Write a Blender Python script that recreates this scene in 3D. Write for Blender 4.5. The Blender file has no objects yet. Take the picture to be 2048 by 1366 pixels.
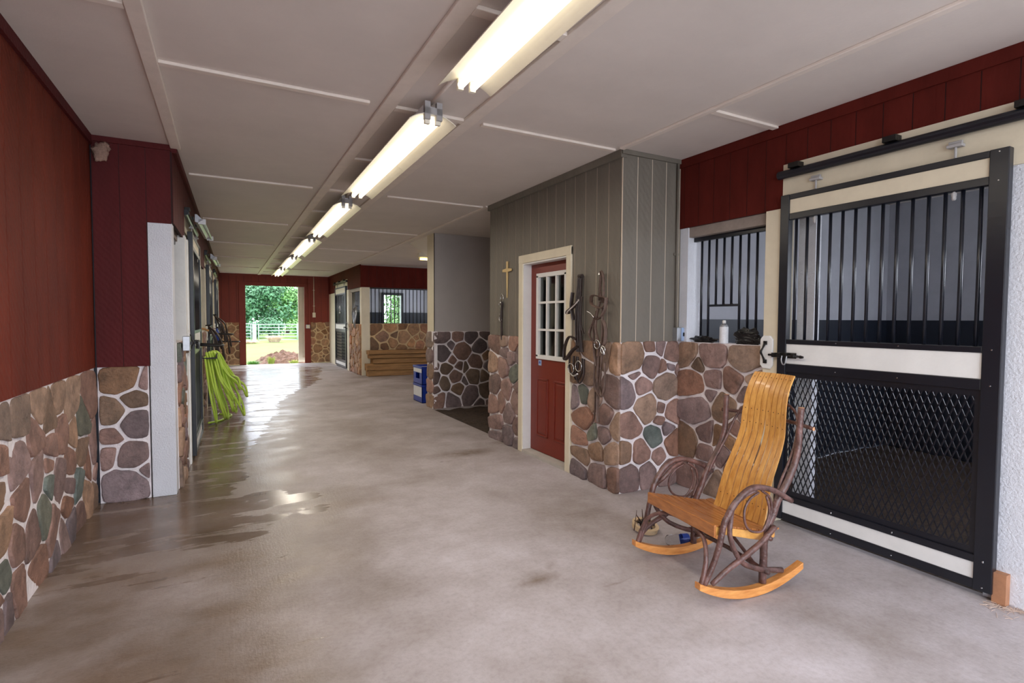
import bpy, math, random
from mathutils import Vector, Matrix, noise
random.seed(7)
C = bpy.context.scene.collection
PI = math.pi

# ------------------------------------------------------------------ materials
def srgb(r, g, b):
    f = lambda c: (c/255/12.92) if c/255 <= .04045 else ((c/255+.055)/1.055)**2.4
    return (f(r), f(g), f(b), 1)

def mat(name, col, rough=.6, metal=0., var=0., vscale=6., bump=0., bscale=40., stretch=(1, 1, 1), col2=None, spec=.5, coat=0.):
    m = bpy.data.materials.new(name); m.use_nodes = True
    nt = m.node_tree; N = nt.nodes; L = nt.links
    p = N['Principled BSDF']
    p.inputs['Base Color'].default_value = srgb(*col)
    p.inputs['Roughness'].default_value = rough
    p.inputs['Metallic'].default_value = metal
    p.inputs['Specular IOR Level'].default_value = spec
    p.inputs['Coat Weight'].default_value = coat
    if var or bump:
        tc = N.new('ShaderNodeTexCoord'); mp = N.new('ShaderNodeMapping')
        mp.inputs['Scale'].default_value = stretch
        L.new(tc.outputs['Object'], mp.inputs['Vector'])
    if var:
        n = N.new('ShaderNodeTexNoise'); n.inputs['Scale'].default_value = vscale; n.inputs['Detail'].default_value = 6
        n.inputs['Roughness'].default_value = .65
        L.new(mp.outputs[0], n.inputs['Vector'])
        r = N.new('ShaderNodeValToRGB')
        c = srgb(*col)
        c2 = srgb(*col2) if col2 else tuple(x*(1-var) for x in c[:3])+(1,)
        hi = c if col2 else tuple(min(1, x*(1+var)) for x in c[:3])+(1,)
        r.color_ramp.elements[0].position = .32; r.color_ramp.elements[1].position = .68
        r.color_ramp.elements[0].color = c2; r.color_ramp.elements[1].color = hi
        L.new(n.outputs['Fac'], r.inputs['Fac']); L.new(r.outputs['Color'], p.inputs['Base Color'])
    if bump:
        n2 = N.new('ShaderNodeTexNoise'); n2.inputs['Scale'].default_value = bscale; n2.inputs['Detail'].default_value = 5
        L.new(mp.outputs[0], n2.inputs['Vector'])
        b = N.new('ShaderNodeBump'); b.inputs['Strength'].default_value = bump; b.inputs['Distance'].default_value = .01
        L.new(n2.outputs['Fac'], b.inputs['Height']); L.new(b.outputs['Normal'], p.inputs['Normal'])
    return m

def emit(name, col, strength):
    m = bpy.data.materials.new(name); m.use_nodes = True
    p = m.node_tree.nodes['Principled BSDF']
    p.inputs['Base Color'].default_value = srgb(*col)
    p.inputs['Emission Color'].default_value = srgb(*col); p.inputs['Emission Strength'].default_value = strength
    return m

def kerf(m, scale=9., strength=.12):
    nt = m.node_tree; N = nt.nodes; L = nt.links
    tc = N.new('ShaderNodeTexCoord'); mp = N.new('ShaderNodeMapping'); mp.inputs['Scale'].default_value = (1, 1, .8)
    L.new(tc.outputs['Object'], mp.inputs['Vector'])
    w = N.new('ShaderNodeTexWave'); w.wave_type = 'BANDS'; w.bands_direction = 'DIAGONAL'; w.inputs['Scale'].default_value = scale
    w.inputs['Distortion'].default_value = 3.; w.inputs['Detail'].default_value = 3; w.inputs['Detail Scale'].default_value = 2.
    L.new(mp.outputs[0], w.inputs['Vector'])
    b = N.new('ShaderNodeBump'); b.inputs['Strength'].default_value = strength; b.inputs['Distance'].default_value = .006
    L.new(w.outputs['Fac'], b.inputs['Height'])
    p = N['Principled BSDF']
    if p.inputs['Normal'].is_linked: L.new(p.inputs['Normal'].links[0].from_socket, b.inputs['Normal'])
    L.new(b.outputs['Normal'], p.inputs['Normal'])
M = {}
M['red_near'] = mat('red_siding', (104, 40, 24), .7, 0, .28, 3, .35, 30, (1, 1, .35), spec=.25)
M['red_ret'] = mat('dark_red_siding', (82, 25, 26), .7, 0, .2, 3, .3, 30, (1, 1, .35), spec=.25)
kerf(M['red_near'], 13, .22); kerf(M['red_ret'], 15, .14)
M['red_fascia'] = mat('barn_red_fascia', (86, 30, 24), .75, 0, .2, 4, .3, 30, (1, 1, .35), spec=.1)
M['red_far'] = mat('far_red_siding', (122, 42, 24), .6, 0, .15, 3, .3, 25, (1, 1, .35))
M['red_groove'] = mat('worn_red_groove', (176, 120, 108), .8)
M['red_groove_dark'] = mat('dark_red_groove', (44, 14, 12), .8)
M['red_door'] = mat('red_door_paint', (118, 38, 22), .42, 0, .06, 8, .04, 60)
M['taupe'] = mat('taupe_siding', (113, 107, 97), .6, 0, .12, 4, .35, 35, (1, 1, .3))
kerf(M['taupe'], 11, .15)
M['taupe_groove'] = mat('worn_taupe_groove', (214, 198, 178), .8)
M['cream'] = mat('cream_paint', (218, 208, 184), .5, 0, .06, 5, .1, 40)
M['white_paint'] = mat('white_paint', (226, 226, 224), .5, 0, .05, 5, .12, 45)
M['stucco'] = mat('white_textured_wall', (214, 217, 224), .7, 0, .04, 5, .6, 90)
M['ceiling'] = mat('ceiling_panel', (222, 213, 206), .65, 0, .05, 1.7, .06, 60)
M['batten'] = mat('ceiling_batten', (232, 221, 211), .55, 0, .05, 8, .08, 50)
M['drywall'] = mat('grey_drywall', (176, 170, 166), .8, 0, .05, 2, .1, 60)
M['black'] = mat('black_metal', (19, 22, 31), .3, .0, .12, 20, .05, 30, spec=.55)
M['iron'] = mat('black_iron', (26, 24, 24), .38, .3, .2, 30, .3, 80)
M['navy'] = mat('dark_kickboard', (24, 31, 44), .45, 0, .1, 5, .1, 20)
M['stallwall'] = mat('stall_wall', (176, 178, 186), .7, 0, .06, 4, .1, 40)
M['grey_paint'] = mat('grey_bracket_paint', (164, 162, 162), .45)
M['steel'] = mat('galvanised_steel', (170, 172, 176), .35, .8, .1, 30)
M['greywood'] = mat('grey_wood', (146, 134, 126), .7, 0, .15, 9, .3, 40, (1, .2, 1))
M['dirt'] = mat('dark_mulch', (62, 48, 38), .95, 0, .6, 30, 1., 60)
M['refl'] = mat('cream_enamel_reflector', (240, 234, 216), .35, 0, .04, 6)
M['tube'] = emit('lit_tube', (255, 244, 222), 1.9)
M['tube_off'] = mat('unlit_tube', (186, 206, 190), .2)
M['mud'] = mat('mud_nest', (150, 122, 108), .95, 0, .3, 30, 1., 60)
M['bark'] = mat('willow_bark', (98, 70, 64), .3, 0, .6, 16, .5, 60, (1, 1, 1))
M['cutwood'] = mat('cut_branch_wood', (200, 150, 110), .6)
M['leather'] = mat('dark_leather', (52, 40, 36), .5, 0, .3, 30, .3, 70)
M['leather2'] = mat('brown_leather', (92, 72, 62), .6, 0, .3, 30, .3, 70)
M['chrome'] = mat('chrome', (205, 205, 205), .18, 1.)
M['brass'] = mat('pale_gold_wood', (206, 178, 122), .45, .2, .1, 20)
M['plastic_black'] = mat('black_plastic', (16, 16, 18), .28, 0, .1, 20, .5, 25)
M['hose'] = mat('lime_hose', (176, 206, 78), .35, 0, .06, 20)
M['blue'] = mat('blue_crate', (22, 52, 150), .28)
M['plate'] = mat('outlet_plate', (222, 212, 190), .4)
M['bluebox'] = mat('blue_outlet_face', (150, 172, 206), .4)
M['beam'] = mat('rough_timber', (150, 112, 70), .8, 0, .45, 5, .4, 30, (.25, 3, 3))
M['post'] = mat('raw_wood', (168, 120, 88), .75, 0, .2, 10, .3, 40)
M['soffit'] = mat('white_soffit', (246, 240, 230), .7)
M['grass'] = mat('lawn', (112, 136, 62), .95, 0, .22, 1.4, .6, 30)
M['gravel'] = mat('pale_apron', (186, 186, 182), .9, 0, .12, 2, .4, 30)
M['mound'] = mat('turned_soil', (112, 84, 70), .95, 0, .4, 12, 1., 30)
M['gate'] = mat('galvanised_gate', (170, 192, 190), .4, .3)
M['postwhite'] = mat('whitewashed_post', (206, 210, 226), .7)
M['leaf1'] = mat('maple_leaf', (98, 146, 74), .6, 0, .35, .9)
M['leaf2'] = mat('oak_leaf', (74, 122, 82), .6, 0, .35, .9)
M['leaf3'] = mat('brush_leaf', (106, 152, 78), .6, 0, .3, 1.2)
M['trunk'] = mat('tree_trunk', (96, 84, 74), .9, 0, .3, 8, .6, 20)
M['drygrass'] = mat('dry_grass', (206, 184, 168), .9, 0, .2, 8)
M['tuft'] = mat('weed_tuft', (168, 176, 98), .9, 0, .2, 8)
M['label_white'] = mat('paper_label', (216, 218, 222), .45, 0, .1, 60)
M['cap_blue'] = mat('blue_label', (48, 78, 168), .35)
M['beige'] = mat('beige_band', (206, 182, 146), .5, 0, .1, 10)
M['darkglass_back'] = mat('tack_room_interior', (112, 104, 96), .9)
M['rust_twig'] = mat('dark_twig', (74, 52, 44), .7, 0, .3, 20, .4, 40)
M['gem'] = mat('browband_stud', (230, 222, 216), .15, .6)
M['concrete_sill'] = mat('concrete_sill', (178, 172, 164), .85, 0, .1, 6, .2, 40)

def wood_mat(name, c1, c2, axis):
    m = mat(name, c1, .32, 0, .3, 3.2, .06, 40, col2=c2, coat=.25)
    for n in m.node_tree.nodes:
        if n.type == 'MAPPING':
            n.inputs['Scale'].default_value = axis
    return m
M['oak'] = wood_mat('varnished_oak', (226, 172, 94), (188, 128, 58), (4, 14, 4))
M['oak_seat'] = wood_mat('varnished_oak_seat', (188, 124, 68), (142, 86, 44), (14, 3, 14))
M['oak_rocker'] = wood_mat('varnished_oak_rocker', (224, 158, 88), (190, 118, 56), (3, 14, 14))
M['nail'] = mat('nail_head', (60, 36, 20), .5)

# glass: clear panes
def glass(name, col=(235, 240, 240), rough=.02, ior=1.45):
    m = bpy.data.materials.new(name); m.use_nodes = True
    p = m.node_tree.nodes['Principled BSDF']
    p.inputs['Base Color'].default_value = srgb(*col); p.inputs['Roughness'].default_value = rough
    p.inputs['Transmission Weight'].default_value = 1.; p.inputs['IOR'].default_value = ior
    return m
M['glass'] = glass('door_glass', (225, 235, 232))
M['bottle'] = glass('clear_plastic', (240, 244, 248), .05, 1.12)

# stone: per-stone paint stored on the mesh, mottled by noise
def stone_mat():
    m = bpy.data.materials.new('fieldstone'); m.use_nodes = True
    nt = m.node_tree; N = nt.nodes; L = nt.links; p = N['Principled BSDF']
    at = N.new('ShaderNodeAttribute'); at.attribute_name = 'stone'
    tc = N.new('ShaderNodeTexCoord')
    n = N.new('ShaderNodeTexNoise'); n.inputs['Scale'].default_value = 7; n.inputs['Detail'].default_value = 10; n.inputs['Roughness'].default_value = .76
    L.new(tc.outputs['Object'], n.inputs['Vector'])
    r = N.new('ShaderNodeValToRGB'); e = r.color_ramp.elements
    e[0].position = .33; e[0].color = (.52, .51, .5, 1); e[1].position = .68; e[1].color = (1.55, 1.45, 1.38, 1)
    L.new(n.outputs['Fac'], r.inputs['Fac'])
    mx = N.new('ShaderNodeMix'); mx.data_type = 'RGBA'; mx.blend_type = 'MULTIPLY'; mx.inputs[0].default_value = 1
    L.new(at.outputs['Color'], mx.inputs[6]); L.new(r.outputs['Color'], mx.inputs[7])
    L.new(mx.outputs[2], p.inputs['Base Color'])
    p.inputs['Roughness'].default_value = .62
    n2 = N.new('ShaderNodeTexNoise'); n2.inputs['Scale'].default_value = 22; n2.inputs['Detail'].default_value = 8; n2.inputs['Roughness'].default_value = .65
    L.new(tc.outputs['Object'], n2.inputs['Vector'])
    b = N.new('ShaderNodeBump'); b.inputs['Strength'].default_value = .7; b.inputs['Distance'].default_value = .025
    L.new(n2.outputs['Fac'], b.inputs['Height']); L.new(b.outputs['Normal'], p.inputs['Normal'])
    return m
M['stone'] = stone_mat()
M['mortar'] = mat('white_mortar', (234, 227, 228), .85, 0, .12, 9, .8, 45)
M['mortar_tan'] = mat('tan_mortar', (206, 180, 140), .85, 0, .12, 9, .6, 45)

def floor_mat():
    m = bpy.data.materials.new('concrete_floor'); m.use_nodes = True
    nt = m.node_tree; N = nt.nodes; L = nt.links; p = N['Principled BSDF']
    tc = N.new('ShaderNodeTexCoord')
    def nz(scale, det=6, rough=.6, st=(1, 1, 1)):
        mp = N.new('ShaderNodeMapping'); mp.inputs['Scale'].default_value = st
        L.new(tc.outputs['Object'], mp.inputs['Vector'])
        n = N.new('ShaderNodeTexNoise'); n.inputs['Scale'].default_value = scale; n.inputs['Detail'].default_value = det
        n.inputs['Roughness'].default_value = rough
        L.new(mp.outputs[0], n.inputs['Vector']); return n.outputs['Fac']
    def ramp(f, p0, c0, p1, c1):
        r = N.new('ShaderNodeValToRGB'); e = r.color_ramp.elements
        e[0].position = p0; e[0].color = c0; e[1].position = p1; e[1].color = c1
        L.new(f, r.inputs['Fac']); return r.outputs['Color']
    def mul(a, b, fac=1., mode='MULTIPLY'):
        x = N.new('ShaderNodeMix'); x.data_type = 'RGBA'; x.blend_type = mode
        if isinstance(fac, float): x.inputs[0].default_value = fac
        else: L.new(fac, x.inputs[0])
        for s, v in ((6, a), (7, b)):
            if isinstance(v, tuple): x.inputs[s].default_value = v
            else: L.new(v, x.inputs[s])
        return x.outputs[2]
    def mth(op, a, b, clamp=False):
        x = N.new('ShaderNodeMath'); x.operation = op; x.use_clamp = clamp
        for s, v in ((0, a), (1, b)):
            if isinstance(v, (int, float)): x.inputs[s].default_value = v
            else: L.new(v, x.inputs[s])
        return x.outputs[0]
    base = ramp(nz(1.1, 8, .62), .34, srgb(160, 151, 148), .68, srgb(198, 192, 197))
    base = mul(base, ramp(nz(5, 8, .7), .3, (.86, .84, .82, 1), .62, (1.02, 1.02, 1.02, 1)))
    base = mul(base, ramp(nz(38, 4, .7), .3, (.86, .85, .84, 1), .55, (1, 1, 1, 1)))
    def attr(nm):
        a = N.new('ShaderNodeAttribute'); a.attribute_name = nm; return a.outputs['Fac']
    st = attr('stain')
    base = mul(base, (.5, .43, .35, 1), mth('MULTIPLY', st, ramp(nz(7, 6, .7), .3, (.35, .35, .35, 1), .6, (1, 1, 1, 1))))
    damp_tone = attr('damp_tone')
    dn = mth('MULTIPLY', damp_tone, ramp(nz(1.7, 6, .6, (1, 1.6, 1)), .3, (.45, .45, .45, 1), .62, (1, 1, 1, 1)))
    base = mul(base, (.50, .41, .31, 1), dn)
    wet = attr('wet')
    streak = nz(1.9, 6, .62, (.7, 3.4, 1))
    w = mth('ADD', wet, mth('MULTIPLY', mth('SUBTRACT', streak, .5), 2.7))
    wm = mth('MULTIPLY', mth('SUBTRACT', w, .42), 6., True)
    base = mul(base, (.66, .60, .54, 1), wm)
    L.new(base, p.inputs['Base Color'])
    r0 = mth('SUBTRACT', .66, mth('MULTIPLY', dn, .38))
    rr = mth('ADD', mth('MULTIPLY', r0, mth('SUBTRACT', 1., wm)), mth('MULTIPLY', wm, .2))
    L.new(rr, p.inputs['Roughness'])
    p.inputs['Specular IOR Level'].default_value = .5
    bn = mth('ADD', nz(70, 4, .6), mth('MULTIPLY', nz(9, 5, .6, (6, .35, 1)), .5))
    b = N.new('ShaderNodeBump'); b.inputs['Distance'].default_value = .004
    L.new(mth('SUBTRACT', .35, mth('MULTIPLY', wm, .31)), b.inputs['Strength'])
    L.new(bn, b.inputs['Height']); L.new(b.outputs['Normal'], p.inputs['Normal'])
    return m
M['floor'] = floor_mat()

# ------------------------------------------------------------------ mesh collector
def cr(pts, n=6, closed=False):
    """Catmull-Rom through points"""
    P = [Vector(p) for p in pts]; out = []
    m = len(P)
    rng = range(m) if closed else range(m-1)
    for i in rng:
        if closed:
            a, b, c, d = P[(i-1) % m], P[i], P[(i+1) % m], P[(i+2) % m]
        else:
            b, c = P[i], P[i+1]
            a = P[i-1] if i else b*2-c
            d = P[i+2] if i+2 < m else c*2-b
        for k in range(n):
            t = k/n
            out.append(.5*((2*b)+(c-a)*t+(2*a-5*b+4*c-d)*t*t+(3*b-a-3*c+d)*t**3))
    if not closed: out.append(P[-1].copy())
    return out

class MB:
    def __init__(s, T=None):
        s.v = []; s.f = []; s.m = []; s.c = []; s.T = T or Matrix(); s.hascol = False
    def add(s, vs, fs, mi=0, col=None):
        o = len(s.v)
        s.v += [tuple(s.T @ Vector(p)) for p in vs]
        for f in fs:
            s.f.append(tuple(i+o for i in f)); s.m.append(mi); s.c.append(col)
        if col: s.hascol = True
        return s
    def box(s, x0, x1, y0, y1, z0, z1, mi=0, R=None):
        vs = [(x, y, z) for x in (x0, x1) for y in (y0, y1) for z in (z0, z1)]
        if R is not None: vs = [tuple(R @ Vector(p)) for p in vs]
        return s.add(vs, [(0, 1, 3, 2), (4, 6, 7, 5), (0, 4, 5, 1), (2, 3, 7, 6), (0, 2, 6, 4), (1, 5, 7, 3)], mi)
    def tube(s, pts, r, seg=8, mi=0, n=5, closed=False, flat=None, smooth=True, caps=True, wob=0):
        P = cr(pts, n, closed) if smooth else [Vector(p) for p in pts]
        m = len(P); rings = []; nrm = None
        for i in range(m):
            if closed: t = (P[(i+1) % m]-P[i-1])
            else: t = P[min(i+1, m-1)]-P[max(i-1, 0)]
            t = t.normalized() if t.length > 1e-9 else Vector((0, 0, 1))
            if nrm is None:
                nrm = t.cross(Vector((0, 0, 1)) if abs(t.z) < .9 else Vector((1, 0, 0))).normalized()
            nrm = (nrm-t*nrm.dot(t)).normalized(); bi = t.cross(nrm)
            k = i/max(1, m-1)
            if isinstance(r, (list, tuple)):
                q = k*(len(r)-1); j = min(int(q), len(r)-2); rad = r[j]+(r[j+1]-r[j])*(q-j)
            else: rad = r
            ring = []
            for a in range(seg):
                an = 2*PI*a/seg; rr = rad*(1+random.uniform(-wob, wob))
                x, y = (rr*math.cos(an), rr*math.sin(an)) if not flat else (flat[0]*math.cos(an), flat[1]*math.sin(an))
                ring.append(P[i]+nrm*x+bi*y)
            rings.append(ring)
        vs = [tuple(p) for rg in rings for p in rg]; fs = []
        for i in range(m if closed else m-1):
            j = (i+1) % m
            for a in range(seg):
                b = (a+1) % seg
                fs.append((i*seg+a, i*seg+b, j*seg+b, j*seg+a))
        if caps and not closed:
            fs.append(tuple(range(seg-1, -1, -1))); fs.append(tuple((m-1)*seg+a for a in range(seg)))
        return s.add(vs, fs, mi)
    def rod(s, a, b, r, seg=8, mi=0):
        return s.tube([a, b], r, seg, mi, smooth=False)
    def lathe(s, prof, seg=20, mi=0, R=None, caps=True):
        vs = []; fs = []
        for (r, z) in prof:
            for a in range(seg):
                an = 2*PI*a/seg; p = Vector((r*math.cos(an), r*math.sin(an), z)); vs.append(tuple(R @ p if R is not None else p))
        for i in range(len(prof)-1):
            for a in range(seg):
                b = (a+1) % seg; fs.append((i*seg+a, i*seg+b, (i+1)*seg+b, (i+1)*seg+a))
        if caps:
            fs.append(tuple(range(seg-1, -1, -1))); fs.append(tuple((len(prof)-1)*seg+a for a in range(seg)))
        return s.add(vs, fs, mi)
    def prism(s, poly, d0, d1, axis=1, mi=0):
        """extrude polygon (a,b) between d0..d1 along axis (0=x,1=y,2=z)"""
        def P(a, b, d): return {0: (d, a, b), 1: (a, d, b), 2: (a, b, d)}[axis]
        n = len(poly)
        vs = [P(a, b, d0) for a, b in poly]+[P(a, b, d1) for a, b in poly]
        fs = [tuple(range(n)), tuple(range(2*n-1, n-1, -1))]+[(i, n+i, n+(i+1) % n, (i+1) % n) for i in range(n)]
        return s.add(vs, fs, mi)
    def build(s, name, mats, parent=None, smooth=False, bevel=0., label=None):
        me = bpy.data.meshes.new(name); me.from_pydata(s.v, [], s.f); me.update()
        if not isinstance(mats, (list, tuple)): mats = [mats]
        for x in mats: me.materials.append(M[x] if isinstance(x, str) else x)
        me.polygons.foreach_set('material_index', s.m)
        if s.hascol:
            ca = me.color_attributes.new('stone', 'FLOAT_COLOR', 'CORNER')
            i = 0
            for pl, col in zip(me.polygons, s.c):
                for _ in pl.vertices:
                    ca.data[i].color = col or (1, 1, 1, 1); i += 1
        # consistent outward normals
        import bmesh
        bm = bmesh.new(); bm.from_mesh(me); bmesh.ops.recalc_face_normals(bm, faces=bm.faces); bm.to_mesh(me); bm.free()
        if smooth: me.shade_smooth()
        o = bpy.data.objects.new(name, me); C.objects.link(o)
        if parent is not None: o.parent = parent
        if bevel:
            b = o.modifiers.new('bevel', 'BEVEL'); b.width = bevel; b.segments = 2; b.limit_method = 'ANGLE'
        if label: o['label'] = label
        return o

def tag(o, label, cat, group=None, kind=None):
    o['label'] = label; o['category'] = cat
    if group: o['group'] = group
    if kind: o['kind'] = kind
    return o
def thing(name, label, cat, loc=(0, 0, 0), rotz=0., group=None, kind=None):
    o = bpy.data.objects.new(name, None); C.objects.link(o)
    o.location = loc; o.rotation_euler = (0, 0, rotz); o.empty_display_size = .1
    return tag(o, label, cat, group, kind)
def copy_tree(o, parent=None):
    c = o.copy(); C.objects.link(c); c.parent = parent
    for ch in list(o.children): copy_tree(ch, c)
    return c
def structure(name, label, cat='structure', loc=(0, 0, 0), rotz=0.):
    return thing(name, label, cat, loc, rotz, None, 'structure')
def frame(ox, oy, ang):
    """local x along the wall, local y = out of the wall into the wall (+y is behind the face), z up"""
    return Matrix.Translation((ox, oy, 0)) @ Matrix.Rotation(ang, 4, 'Z')
SEED_FRONT= [(2.881, 1.099, 0.131, 'T'), (3.077, 1.176, 0.026, 'R'), (3.18, 1.179, 0.026, 'M'), (3.08, 1.026, 0.098, 'M'), (3.328, 1.128, 0.09, 'M'), (3.428, 1.158, 0.024, 'T'), (2.916, 0.957, 0.033, 'M'), (3.211, 0.99, 0.039, 'M'), (3.298, 1.015, 0.023, 'P'), (2.983, 0.862, 0.077, 'M'), (3.256, 0.847, 0.132, 'T'), (3.414, 0.982, 0.021, 'M'), (2.821, 0.81, 0.111, 'P'), (3.04, 0.673, 0.119, 'T'), (3.197, 0.661, 0.019, 'M'), (3.346, 0.629, 0.097, 'M'), (3.179, 0.563, 0.026, 'M'), (2.878, 0.543, 0.102, 'M'), (3.13, 0.436, 0.089, 'G'), (3.271, 0.486, 0.044, 'P'), (3.352, 0.361, 0.097, 'R'), (2.987, 0.322, 0.091, 'M'), (2.817, 0.331, 0.081, 'T'), (3.192, 0.267, 0.048, 'M'), (2.859, 0.112, 0.108, 'M'), (3.057, 0.131, 0.078, 'P'), (3.308, 0.098, 0.102, 'M')]
SEED_STALL= [(3.22, 1.118, 0.067, 'T'), (3.119, 1.032, 0.038, 'B'), (2.976, 1.128, 0.114, 'P'), (2.676, 1.127, 0.116, 'T'), (3.161, 0.885, 0.108, 'R'), (2.965, 0.941, 0.074, 'M'), (2.771, 0.936, 0.09, 'R'), (2.97, 0.806, 0.017, 'P'), (3.11, 0.671, 0.123, 'P'), (2.858, 0.729, 0.107, 'B'), (3.022, 0.503, 0.08, 'M'), (3.21, 0.384, 0.094, 'B'), (3.037, 0.333, 0.061, 'M'), (2.739, 0.575, 0.047, 'M'), (2.923, 0.492, 0.044, 'B'), (2.848, 0.36, 0.058, 'M'), (3.197, 0.124, 0.084, 'M'), (2.926, 0.114, 0.059, 'T'), (2.781, 0.472, 0.048, 'B'), (3.04, 0.185, 0.071, 'M'), (2.743, 0.289, 0.076, 'M'), (2.659, 0.869, 0.055, 'M'), (2.597, 0.95, 0.046, 'T'), (2.633, 0.688, 0.065, 'M'), (2.628, 0.503, 0.074, 'B')]
SEED_SIDE_R= [(3.697, 1.122, 0.048, 'T'), (3.756, 0.935, 0.092, 'T'), (3.835, 0.741, 0.061, 'G'), (3.929, 0.712, 0.022, 'P'), (3.664, 0.72, 0.064, 'T'), (3.526, 0.603, 0.078, 'M'), (3.813, 0.535, 0.094, 'R'), (3.857, 0.35, 0.061, 'R'), (3.69, 0.415, 0.021, 'G'), (3.523, 0.447, 0.062, 'M'), (3.845, 0.207, 0.066, 'T'), (3.639, 0.291, 0.058, 'T'), (3.88, 0.065, 0.051, 'P'), (3.609, 0.069, 0.096, 'P'), (3.368, 1.101, 0.06, 'T'), (3.441, 0.801, 0.063, 'P'), (3.393, 0.523, 0.04, 'T'), (3.431, 0.316, 0.061, 'T'), (3.388, 0.107, 0.051, 'M'), (3.536, 1.142, 0.052, 'T'), (3.904, 0.933, 0.028, 'B')]
SEED_SIDE_L= [(5.54, 1.12, 0.065, 'R'), (5.131, 1.13, 0.082, 'R'), (5.352, 1.135, 0.029, 'T'), (5.62, 0.89, 0.044, 'T'), (5.365, 0.873, 0.085, 'M'), (5.152, 0.993, 0.039, 'P'), (5.003, 1.022, 0.019, 'P'), (5.336, 1.037, 0.021, 'P'), (5.071, 0.815, 0.081, 'G'), (5.569, 0.646, 0.073, 'P'), (5.287, 0.613, 0.063, 'M'), (5.082, 0.515, 0.081, 'M'), (5.583, 0.403, 0.044, 'M'), (5.424, 0.483, 0.04, 'M'), (5.21, 0.345, 0.084, 'P'), (5.533, 0.191, 0.066, 'M'), (5.023, 0.212, 0.054, 'M'), (5.516, 0.041, 0.058, 'P'), (5.208, 0.122, 0.055, 'P'), (5.027, 0.062, 0.041, 'P'), (5.0, 0.688, 0.034, 'M')]
SEED_RETURN= [(-0.723, 0.942, 0.147, 'B'), (-0.596, 0.905, 0.044, 'M'), (-0.65, 0.79, 0.087, 'B'), (-0.785, 0.698, 0.116, 'B'), (-0.628, 0.591, 0.103, 'P'), (-0.782, 0.504, 0.066, 'M'), (-0.792, 0.357, 0.07, 'M'), (-0.653, 0.332, 0.11, 'P'), (-0.577, 0.227, 0.035, 'P'), (-0.702, 0.109, 0.15, 'P')]
SEED_LEFT= [(3.117, 0.932, 0.045, 'T'), (3.332, 0.924, 0.054, 'T'), (3.638, 0.906, 0.064, 'T'), (3.575, 0.809, 0.058, 'R'), (3.818, 0.821, 0.029, 'B'), (4.02, 0.92, 0.042, 'T'), (4.25, 0.85, 0.05, 'T'), (4.742, 0.882, 0.072, 'M'), (4.532, 0.678, 0.055, 'G'), (4.043, 0.721, 0.06, 'R'), (4.306, 0.658, 0.039, 'T'), (3.823, 0.681, 0.051, 'R'), (3.077, 0.777, 0.044, 'R'), (3.311, 0.711, 0.076, 'M'), (3.603, 0.576, 0.063, 'M'), (3.793, 0.584, 0.016, 'R'), (4.234, 0.49, 0.057, 'R'), (3.967, 0.445, 0.064, 'M'), (4.511, 0.507, 0.054, 'T'), (4.889, 0.44, 0.06, 'M'), (4.708, 0.347, 0.05, 'R'), (4.427, 0.293, 0.06, 'G'), (3.782, 0.484, 0.028, 'G'), (3.69, 0.352, 0.054, 'G'), (3.351, 0.512, 0.058, 'R'), (3.05, 0.622, 0.035, 'T'), (4.192, 0.345, 0.025, 'M'), (4.155, 0.241, 0.056, 'R'), (4.625, 0.195, 0.056, 'T'), (4.918, 0.11, 0.037, 'T'), (4.969, 0.22, 0.037, 'M'), (4.431, 0.085, 0.059, 'M'), (3.083, 0.448, 0.066, 'T'), (3.261, 0.345, 0.057, 'M'), (3.487, 0.281, 0.076, 'M'), (3.835, 0.223, 0.056, 'M'), (4.017, 0.086, 0.054, 'P'), (3.076, 0.24, 0.044, 'G'), (3.52, 0.108, 0.077, 'R'), (3.253, 0.122, 0.051, 'R'), (3.013, 0.097, 0.052, 'P'), (4.168, 0.134, 0.032, 'P'), (3.009, 0.18, 0.034, 'R'), (3.924, 0.059, 0.04, 'P'), (3.112, 0.084, 0.04, 'P')]

# ------------------------------------------------------------------ stone facing
PAL = {'T': (150, 126, 108), 'M': (138, 114, 108), 'B': (126, 103, 84), 'G': (110, 118, 110), 'R': (142, 110, 96), 'P': (124, 108, 108)}
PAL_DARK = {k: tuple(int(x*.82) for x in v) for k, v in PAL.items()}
PAL_TAN = {'T': (158, 124, 92), 'M': (140, 108, 86), 'B': (124, 94, 68), 'G': (128, 108, 84), 'R': (154, 112, 84), 'P': (122, 96, 80)}
def rand_seeds(u0, u1, z0, z1, rmin, rmax, rng, fixed=(), kinds='TTMMMRRPPGB'):
    out = list(fixed)
    for r in [rmax]*400+[(rmin+rmax)/2]*500+[rmin]*900:
        r = r*rng.uniform(.8, 1.1)
        u = rng.uniform(u0, u1); z = rng.uniform(z0, z1)
        if all(math.hypot(u-a, z-b) > (r+c)*.86 for a, b, c, _ in out):
            out.append((u, z, r, rng.choice(kinds)))
    return out
def clip(poly, nx, nz, k):
    out = []
    for i in range(len(poly)):
        a = poly[i]; b = poly[(i+1) % len(poly)]
        da = nx*a[0]+nz*a[1]-k; db = nx*b[0]+nz*b[1]-k
        if da <= 0: out.append(a)
        if (da < 0 < db) or (db < 0 < da):
            t = da/(da-db); out.append((a[0]+(b[0]-a[0])*t, a[1]+(b[1]-a[1])*t))
    return out
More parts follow.
